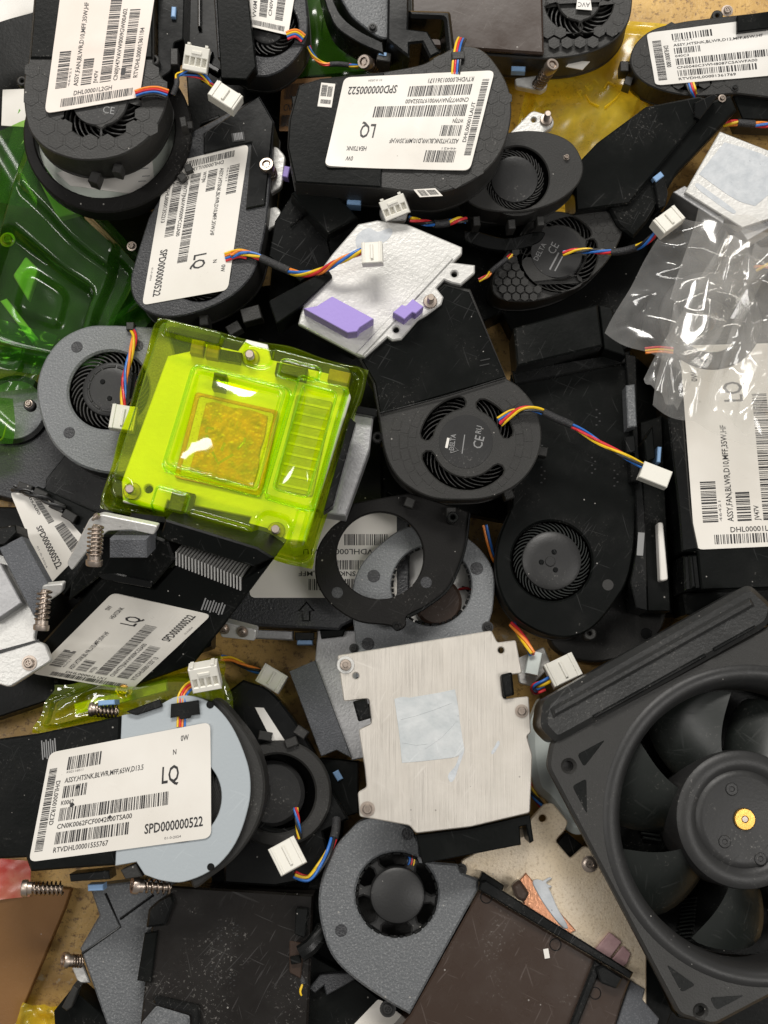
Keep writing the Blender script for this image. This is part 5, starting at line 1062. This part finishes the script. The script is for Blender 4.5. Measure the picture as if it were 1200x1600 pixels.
# --- black blower left of the plate
f = Fr('blower_fan', 'black blower with open frame between the blue grey fan and brushed plate', 'blower fan', 440, 1220, 26, (0, 0))
f.slab('frame', [(350, 1085, 1), (380, 1062, 1), (420, 1078), (460, 1125), (490, 1175), (520, 1235), (545, 1280, 1), (505, 1300, 1), (510, 1340), (480, 1372), (430, 1385, 1), (350, 1380, 1)], 0, -16, 'black_gloss', [('c', 440, 1235, 60)], ch=.8)
f.slab('inner_ring', ('c', 436, 1240, 84), 3, 0, 'black_plastic', [('c', 432, 1240, 62)], ch=.8); f.slab('rotor', ('c', 425, 1240, 52), -2, -10, 'hub_plastic', ch=1.5)
f.slab('white_tab', [(398, 1105, 1), (412, 1106, 1), (450, 1165, 1), (430, 1168, 1)], 1.2, .05, 'white_paper', ch=.1)
for x, y, a in ((470, 1144, -35), (414, 1150, -10), (455, 1160, 20), (410, 1235, 0)): f.box('clip', x, y, 20, 14, a, 5, -3, 'black_plastic')
f.cable([(462, 1262, 30), (465, 1285, 31), (468, 1310, 30)], cols=('wire_blue', 'wire_red', 'wire_yellow', 'wire_black'), r=.6)
f.cable([(460, 1366, 46), (482, 1372, 44), (502, 1350, 42), (516, 1325, 40), (524, 1300, 36), (526, 1280, 32)], cols=('wire_blue', 'wire_yellow', 'wire_red', 'wire_black'), pitch=50, sleeves=((.7, 1.0),), r=.8)
f.connector(449, 1337, 52, 28, 10.5, 10.5, 6, sockets='ridge', pitch=6, roll=-6)
# --- plug on the bare board
f = Fr('wire_plug', 'white four way plug on the bare board above the open black blower', 'connector', 424, 1062, 18, (0, 0))
f.connector(424, 1060, 20, -30, 10.5, 8, 6, sockets='ridge'); f.cable([(345, 1028, 14), (362, 1030, 14), (385, 1042, 15), (408, 1050, 16)], cols=('wire_orange', 'wire_yellow', 'wire_blue', 'wire_black'), pitch=30, r=.75)
# --- lime tray piece behind the blue-grey fan
f = Fr('plastic_tray', 'lime clear tray edge sticking out behind the blue grey fan', 'plastic tray', 200, 1080, 40, (0, -4))
def lt2(a, b):
    return 9 * st(sd(a, b, .5, .45, .43, .30, .08), .05) - 4 * st(sd(a, b, .35, .5, .12, .16, .03), .03) + 3 * st(sd(a, b, .68, .5, .16, .2, .03), .03) + 1.2 * noise.noise(Vector((a * 8, b * 5, 3)))
f.sheet('tray', [(50, 1145), (370, 1120), (345, 1025), (85, 1070)], 80, 40, lt2, 'lime_film', edge=lambda a, b: (a + .03 * noise.noise(Vector((b * 4, 1, 1))), b + .1 * noise.noise(Vector((a * 5, 4, 1)))))
f.screw(194, 1078, 9, 2, 'brass'); f.slab('metal_strip', [(115, 1100, 1), (260, 1060, 1), (262, 1080, 1), (118, 1118, 1)], -4, -6, 'cast_aluminium')
# --- blue-grey fan with the big label
f = Fr('blower_heatsink', 'blue grey covered blower with the K0062 LQ label at lower left', 'blower fan', 230, 1240, 58, (-1, -2))
ol = [(190, 1118, 1), (213, 1113), (244, 1104), (277, 1088), (307, 1089), (334, 1102), (362, 1135), (384, 1185), (391, 1220), (388, 1260), (368, 1317), (334, 1357), (287, 1378), (253, 1376), (226, 1367, 1), (213, 1347, 1), (180, 1353, 1)]
f.housing(ol, 18, [('c', 278, 1246, 76)], 'blue_grey_cover', 'black_plastic', [('c', 278, 1246, 70)], cover=.8, ch=.25)
f.impeller(278, 1246, 68, 40, -2, 9, 61, sweep=40)
f.slab('flange', [(330, 1095), (372, 1128), (402, 1175), (414, 1225), (405, 1280), (372, 1335), (330, 1370), (300, 1385), (300, 1300, 1), (340, 1200, 1)], -3, -17, 'black_plastic', ch=.8)
f.slab('duct', [(-60, 1162, 1), (60, 1146, 1), (188, 1119, 1), (179, 1352, 1), (48, 1362, 1), (40, 1340, 1), (-60, 1345, 1)], .4, -20, 'black_shroud', ch=.7)
f.label([(45, 1347), (330, 1309), (329, 1128), (78, 1176)], .55, std('DHL00001RZ3D', 'ASSY,HTSNK,BLWR,MFF,65W,D13.5', 'K0062', 'CN0K0062FCF0042000TSA00', 'RTVDHL00001555767', 'SPD000000522', 'N', spots=((14, 29, 1.0), (12.5, 21.5, 1.1), (28, 14.2, .9)), num='K02116011'), seed=13, crease=(.44,), wave=.2, curl=.6)
for k in range(7): f.box('serial_print', 66 + 3.4 * k, 1172 - .6 * k, 1.8, 30 - 6 * (k % 2), 4, .55, .2, 'grey_print', ch=0)
f.slab('tape', ('f', 1, [(267, 1100), (310, 1094), (312, 1116), (298, 1118), (297, 1122), (281, 1124), (280, 1119), (266, 1122)]), 1.7, .1, 'black_gloss', ch=.3)
f.cable([(283, 1136, 59.2), (284, 1110, 59.0), (284, 1090, 59), (292, 1076, 58), (304, 1068, 60)], lay='flat', r=.72, cols=('wire_yellow', 'wire_red', 'wire_orange', 'wire_blue'))
f.connector(320, 1062, 66, 10, 10.5, 9.5, 6, pitch=0, roll=28)
f.slab('screw_lug', ('c', 328, 1101, 6, 18), .6, -3, 'black_gloss'); f.slab('screw_lug', ('c', 329, 1355, 6, 18), .6, -3, 'black_gloss'); f.slab('bracket', ('f', 3, [(196, 1112), (250, 1092), (254, 1104), (212, 1118)]), 2, -10, 'black_gloss')
f.spring((185, 1112, 52), (140, 1108, 52), 2.4, 6, 2.7, .22); f.box('clip', 166, 1098, 26, 8, 4, -2, -10, 'blue_tab')
f.spring((98, 1388, 46), (34, 1388, 48), 2.3, 7, 3.1, .26); f.spring((266, 1386, 46), (206, 1383, 52), 2.4, 5, 3.2, .28); f.box('clip', 149, 1387, 24, 10, 3, -6, -12, 'blue_tab'); f.slab('bracket', [(108, 1366, 1), (170, 1360, 1), (172, 1374, 1), (110, 1378, 1)], -2, -12, 'black_gloss')
f.slab('bracket', [(188, 1360, 1), (212, 1350, 1), (222, 1370, 1), (196, 1374, 1)], -.5, -10, 'black_plastic')
# --- charcoal cover bottom left
f = Fr('blower_heatsink', 'charcoal textured cover with angular grooves and dark duct at bottom left', 'blower fan', 200, 1480, 26, (0, 0))
f.slab('cover', [(140, 1386, 1), (260, 1370, 1), (300, 1400, 1), (300, 1680, 1), (190, 1680, 1), (167, 1602, 1), (125, 1482, 1), (155, 1430, 1)], 0, -14, 'charcoal_cover', ch=.7)
for seg in (((128, 1490), (188, 1448), (165, 1396)), ((188, 1436), (240, 1398))): f.add('groove', *tube([Vector((*f.L(x, y, 0), .05)) for x, y in seg], .5, 6), 'black_gloss')
f.slab('duct', [(238, 1432, 1), (268, 1384, 1), (490, 1398, 1), (478, 1680, 1), (210, 1680, 1), (226, 1540, 1)], 6, -10, 'umber_shroud', ch=.8)
f.slab('clip', ('f', 4, [(232, 1420), (248, 1406), (268, 1396), (272, 1410), (258, 1446), (228, 1450)]), 9, 2, 'black_gloss', ch=.8); f.slab('wall', [(226, 1458, 1), (246, 1455, 1), (236, 1536, 1), (214, 1532, 1)], 8, 0, 'black_shroud'); f.slab('wall', ('f', 6, [(240, 1556), (312, 1572), (312, 1640), (300, 1640), (300, 1584), (238, 1568)]), 9, 5, 'black_gloss', ch=.8); f.slab('ramp', ('f', 4, [(220, 1600), (244, 1572), (296, 1588), (296, 1660), (220, 1660)]), 8, 5, 'charcoal_cover', ch=.8)
f.spring((128, 1502, 22), (98, 1500, 26), 2.2, 4, 3.0, .45); f.slab('metal_lug', [(112, 1512, 1), (128, 1502, 1), (140, 1536, 1), (122, 1536, 1)], -6, -8, 'cast_aluminium')
for x, y in ((340, 1450), (365, 1442), (330, 1510), (360, 1520)):
    for k in range(6): f.box('moulded_mark', x + (k % 2) * 6, y + 4 * k, 3.4, 2, 10, 6.12, 5.8, 'hub_plastic', ch=.03)
for x, y, a in ((474, 1430, 5), (472, 1450, 5), (462, 1500, 10)): f.box('clip', x, y, 16, 12, a, 9, 2, 'black_shroud')
# --- small black part and yellow film, bottom left corner
f = Fr('shroud_block', 'small black angular block at the bottom left edge on yellow film', 'duct', 130, 1580, 24, (0, -6)); f.slab('duct', [(84, 1580, 1), (116, 1540, 1), (120, 1552, 1), (176, 1600, 1), (190, 1680, 1), (90, 1680, 1)], 0, -14, 'black_shroud'); f.slab('lug', [(96, 1574, 1), (114, 1540, 1), (122, 1546, 1), (112, 1574, 1), (104, 1580, 1)], 6, -1, 'black_plastic')
f = Fr('plastic_scrap', 'crumpled yellow green film at the bottom left corner', 'plastic scrap', 60, 1590, 12, (0, 0))
f.sheet('sheet', [(10, 1640), (120, 1640), (100, 1572), (36, 1566)], 24, 20, lambda a, b: 5 * noise.noise(Vector((a * 4, b * 4, 2))) + 3 * abs(math.sin(6 * a)), 'yellow_film')
# --- cardboard with red tape at the left edge
f = Fr('cardboard_box', 'brown cardboard sheet with red tape at the lower left edge', 'cardboard', 30, 1480, 8, (0, 0))
f.slab('board', [(-120, 1360, 1), (110, 1390, 1), (100, 1420, 1), (36, 1572, 1), (20, 1680, 1), (-120, 1680, 1)], 0, -5, 'cardboard', ch=.3); f.sheet('tape', [(-60, 1412), (48, 1400), (50, 1345), (-60, 1335)], 16, 10, lambda a, b: 1.0 + 1.2 * abs(noise.noise(Vector((a * 6, b * 6, 2)))), 'red_tape')
# --- bottom edge parts
f = Fr('blower_heatsink', 'black duct with a white 0W label corner at the bottom edge', 'blower fan', 540, 1580, 24, (0, 0))
f.slab('duct', [(470, 1480, 1), (500, 1500, 1), (555, 1530, 1), (640, 1600, 1), (640, 1680, 1), (470, 1680, 1)], 0, -14, 'black_shroud'); f.slab('bracket', [(482, 1545, 1), (500, 1524, 1), (545, 1520, 1), (556, 1530, 1), (510, 1556, 1), (506, 1540, 1), (492, 1552, 1)], 4, -4, 'dark_cover')
f.label([(700, 1640), (560, 1720), (515, 1640), (592, 1560)], .4, [('t', '0W', 52, 38, 8, 5, 0)], seed=15); f.cable([(466, 1512, 30), (474, 1535, 31), (470, 1550, 31), (476, 1570, 30), (474, 1640, 28)], cols=('wire_yellow', 'wire_red', 'wire_red'), pitch=40, sleeves=((0, .2), (.6, 1)), r=.7)
f.slab('rail', ('f', 3, [(452, 1470), (476, 1474), (470, 1530), (452, 1520)]), 9, 0, 'brown_shroud'); f.slab('clip', ('f', 3, [(462, 1418), (482, 1420), (476, 1466), (460, 1460)]), 12, 0, 'black_gloss'); f.add('arm', *tube([f.W(*p) for p in ((470, 1490, 36), (485, 1480, 36), (500, 1462, 34), (506, 1450, 32))], 3.2, 10), 'black_gloss')
# --- hidden layer: black filler slabs added under the pile so the gaps read dark
def under(label, pts, z, T=14, marks=3, mat='black_shroud'):
    cx = sum(p[0] for p in pts) / len(pts); cy = sum(p[1] for p in pts) / len(pts)
    g = Fr('shroud', label, 'shroud', cx, cy, z, (0, 0), 'black shrouds at the bottom of the pile'); g.slab('shroud', ('f', 5, pts), 0, -T, mat, ch=.6); rs = random.Random(len(label))
    for k in range(marks):
        t_ = rs.random(); p = pts[rs.randrange(len(pts))]; x = p[0] * .55 + cx * .45; y = p[1] * .55 + cy * .45
        g.box('rib', x, y, rs.uniform(30, 70), rs.uniform(5, 9), rs.choice((0, 20, 90, 70, -30)), 2.5, -.1, 'black_gloss', ch=.5)
    return g
under('black shroud in the gap between top left blower and downward LQ label', [(270, -60), (480, -60), (470, 250), (300, 260), (290, 100)], 30, marks=5)
under('black shroud under dark green tray at left edge', [(-60, 180), (240, 330), (330, 520), (200, 560), (-60, 560)], 16)
under('black shroud under the purple pad plate and lime tray', [(200, 480), (450, 440), (590, 540), (600, 860), (340, 900), (180, 760)], 12)
under('black shroud filling the gap below the upside down LQ label', [(440, 250), (830, 330), (800, 480), (640, 560), (420, 470)], 14)
under('black shroud behind the long slanting duct at right', [(770, 460), (1000, 330), (1080, 330), (1080, 470), (960, 560), (800, 520)], 12)
under('black shroud between centre blower and grey speckled blower', [(590, 700), (800, 640), (820, 820), (720, 800), (560, 800)], 8, 8)
under('black shroud under the big flat blower at right of centre', [(980, 560), (1230, 560), (1230, 960), (1000, 960)], 14)
under('black shroud under the top edge fans', [(480, -60), (860, -60), (830, 90), (480, 120)], 12, 10)
under('black shroud at left edge under tilted heatsink', [(-60, 790), (330, 800), (330, 1010), (60, 1100), (-60, 1140)], 14)
under('black shroud under bottom centre blower and its duct', [(480, 1380), (560, 1290), (740, 1380), (640, 1580), (480, 1560)], 14)
under('black shroud at right edge beneath silver heatsink block', [(1040, 320), (1240, 360), (1240, 440), (1060, 430)], 10, 9)
under('black shroud under axial fan at bottom right corner', [(1010, 1500), (1240, 1560), (1240, 1680), (1040, 1680)], 14)
under('black shroud under open black blower left of brushed plate', [(330, 1100), (430, 1090), (540, 1270), (520, 1400), (330, 1400)], 9, 8)
under('black shroud at top left corner behind the honeycomb blower', [(-60, 30), (120, -20), (120, 200), (-60, 230)], 26)
f = Fr('old_label', 'beige label scrap at the left edge beside the honeycomb blower', 'label', 20, 175, 40, (0, 0))
f.slab('label', [(4, 140, 1), (60, 138, 1), (60, 200, 1), (2, 196, 1)], 0, -.4, 'label_paper', ch=.05)
f = Fr('heatsink_plate', 'pale plate and label seen through the dark green tray', 'heatsink', 80, 270, 26, (0, 0))
f.slab('plate', ('f', 4, [(40, 215), (100, 250), (130, 330), (90, 340), (60, 280)]), 0, -4, 'label_paper'); f.slab('plate', ('f', 4, [(20, 430), (40, 400), (60, 420), (44, 470)]), -1, -4, 'cast_aluminium'); f.screw(12, 375, 8, 2, 'brass'); f.slab('plate', [(0, 470, 1), (10, 466, 1), (60, 530, 1), (50, 536, 1)], 0, -4, 'label_paper')
for t_ in THINGS:
    g_ = {'blower fan': 'blower fans and blower heatsinks in the pile', 'plastic tray': 'tinted clear plastic trays', 'connector': 'loose wire plugs', 'heatsink': 'bare heatsink plates'}.get(t_.root['category'])
    if g_: t_.root['group'] = g_
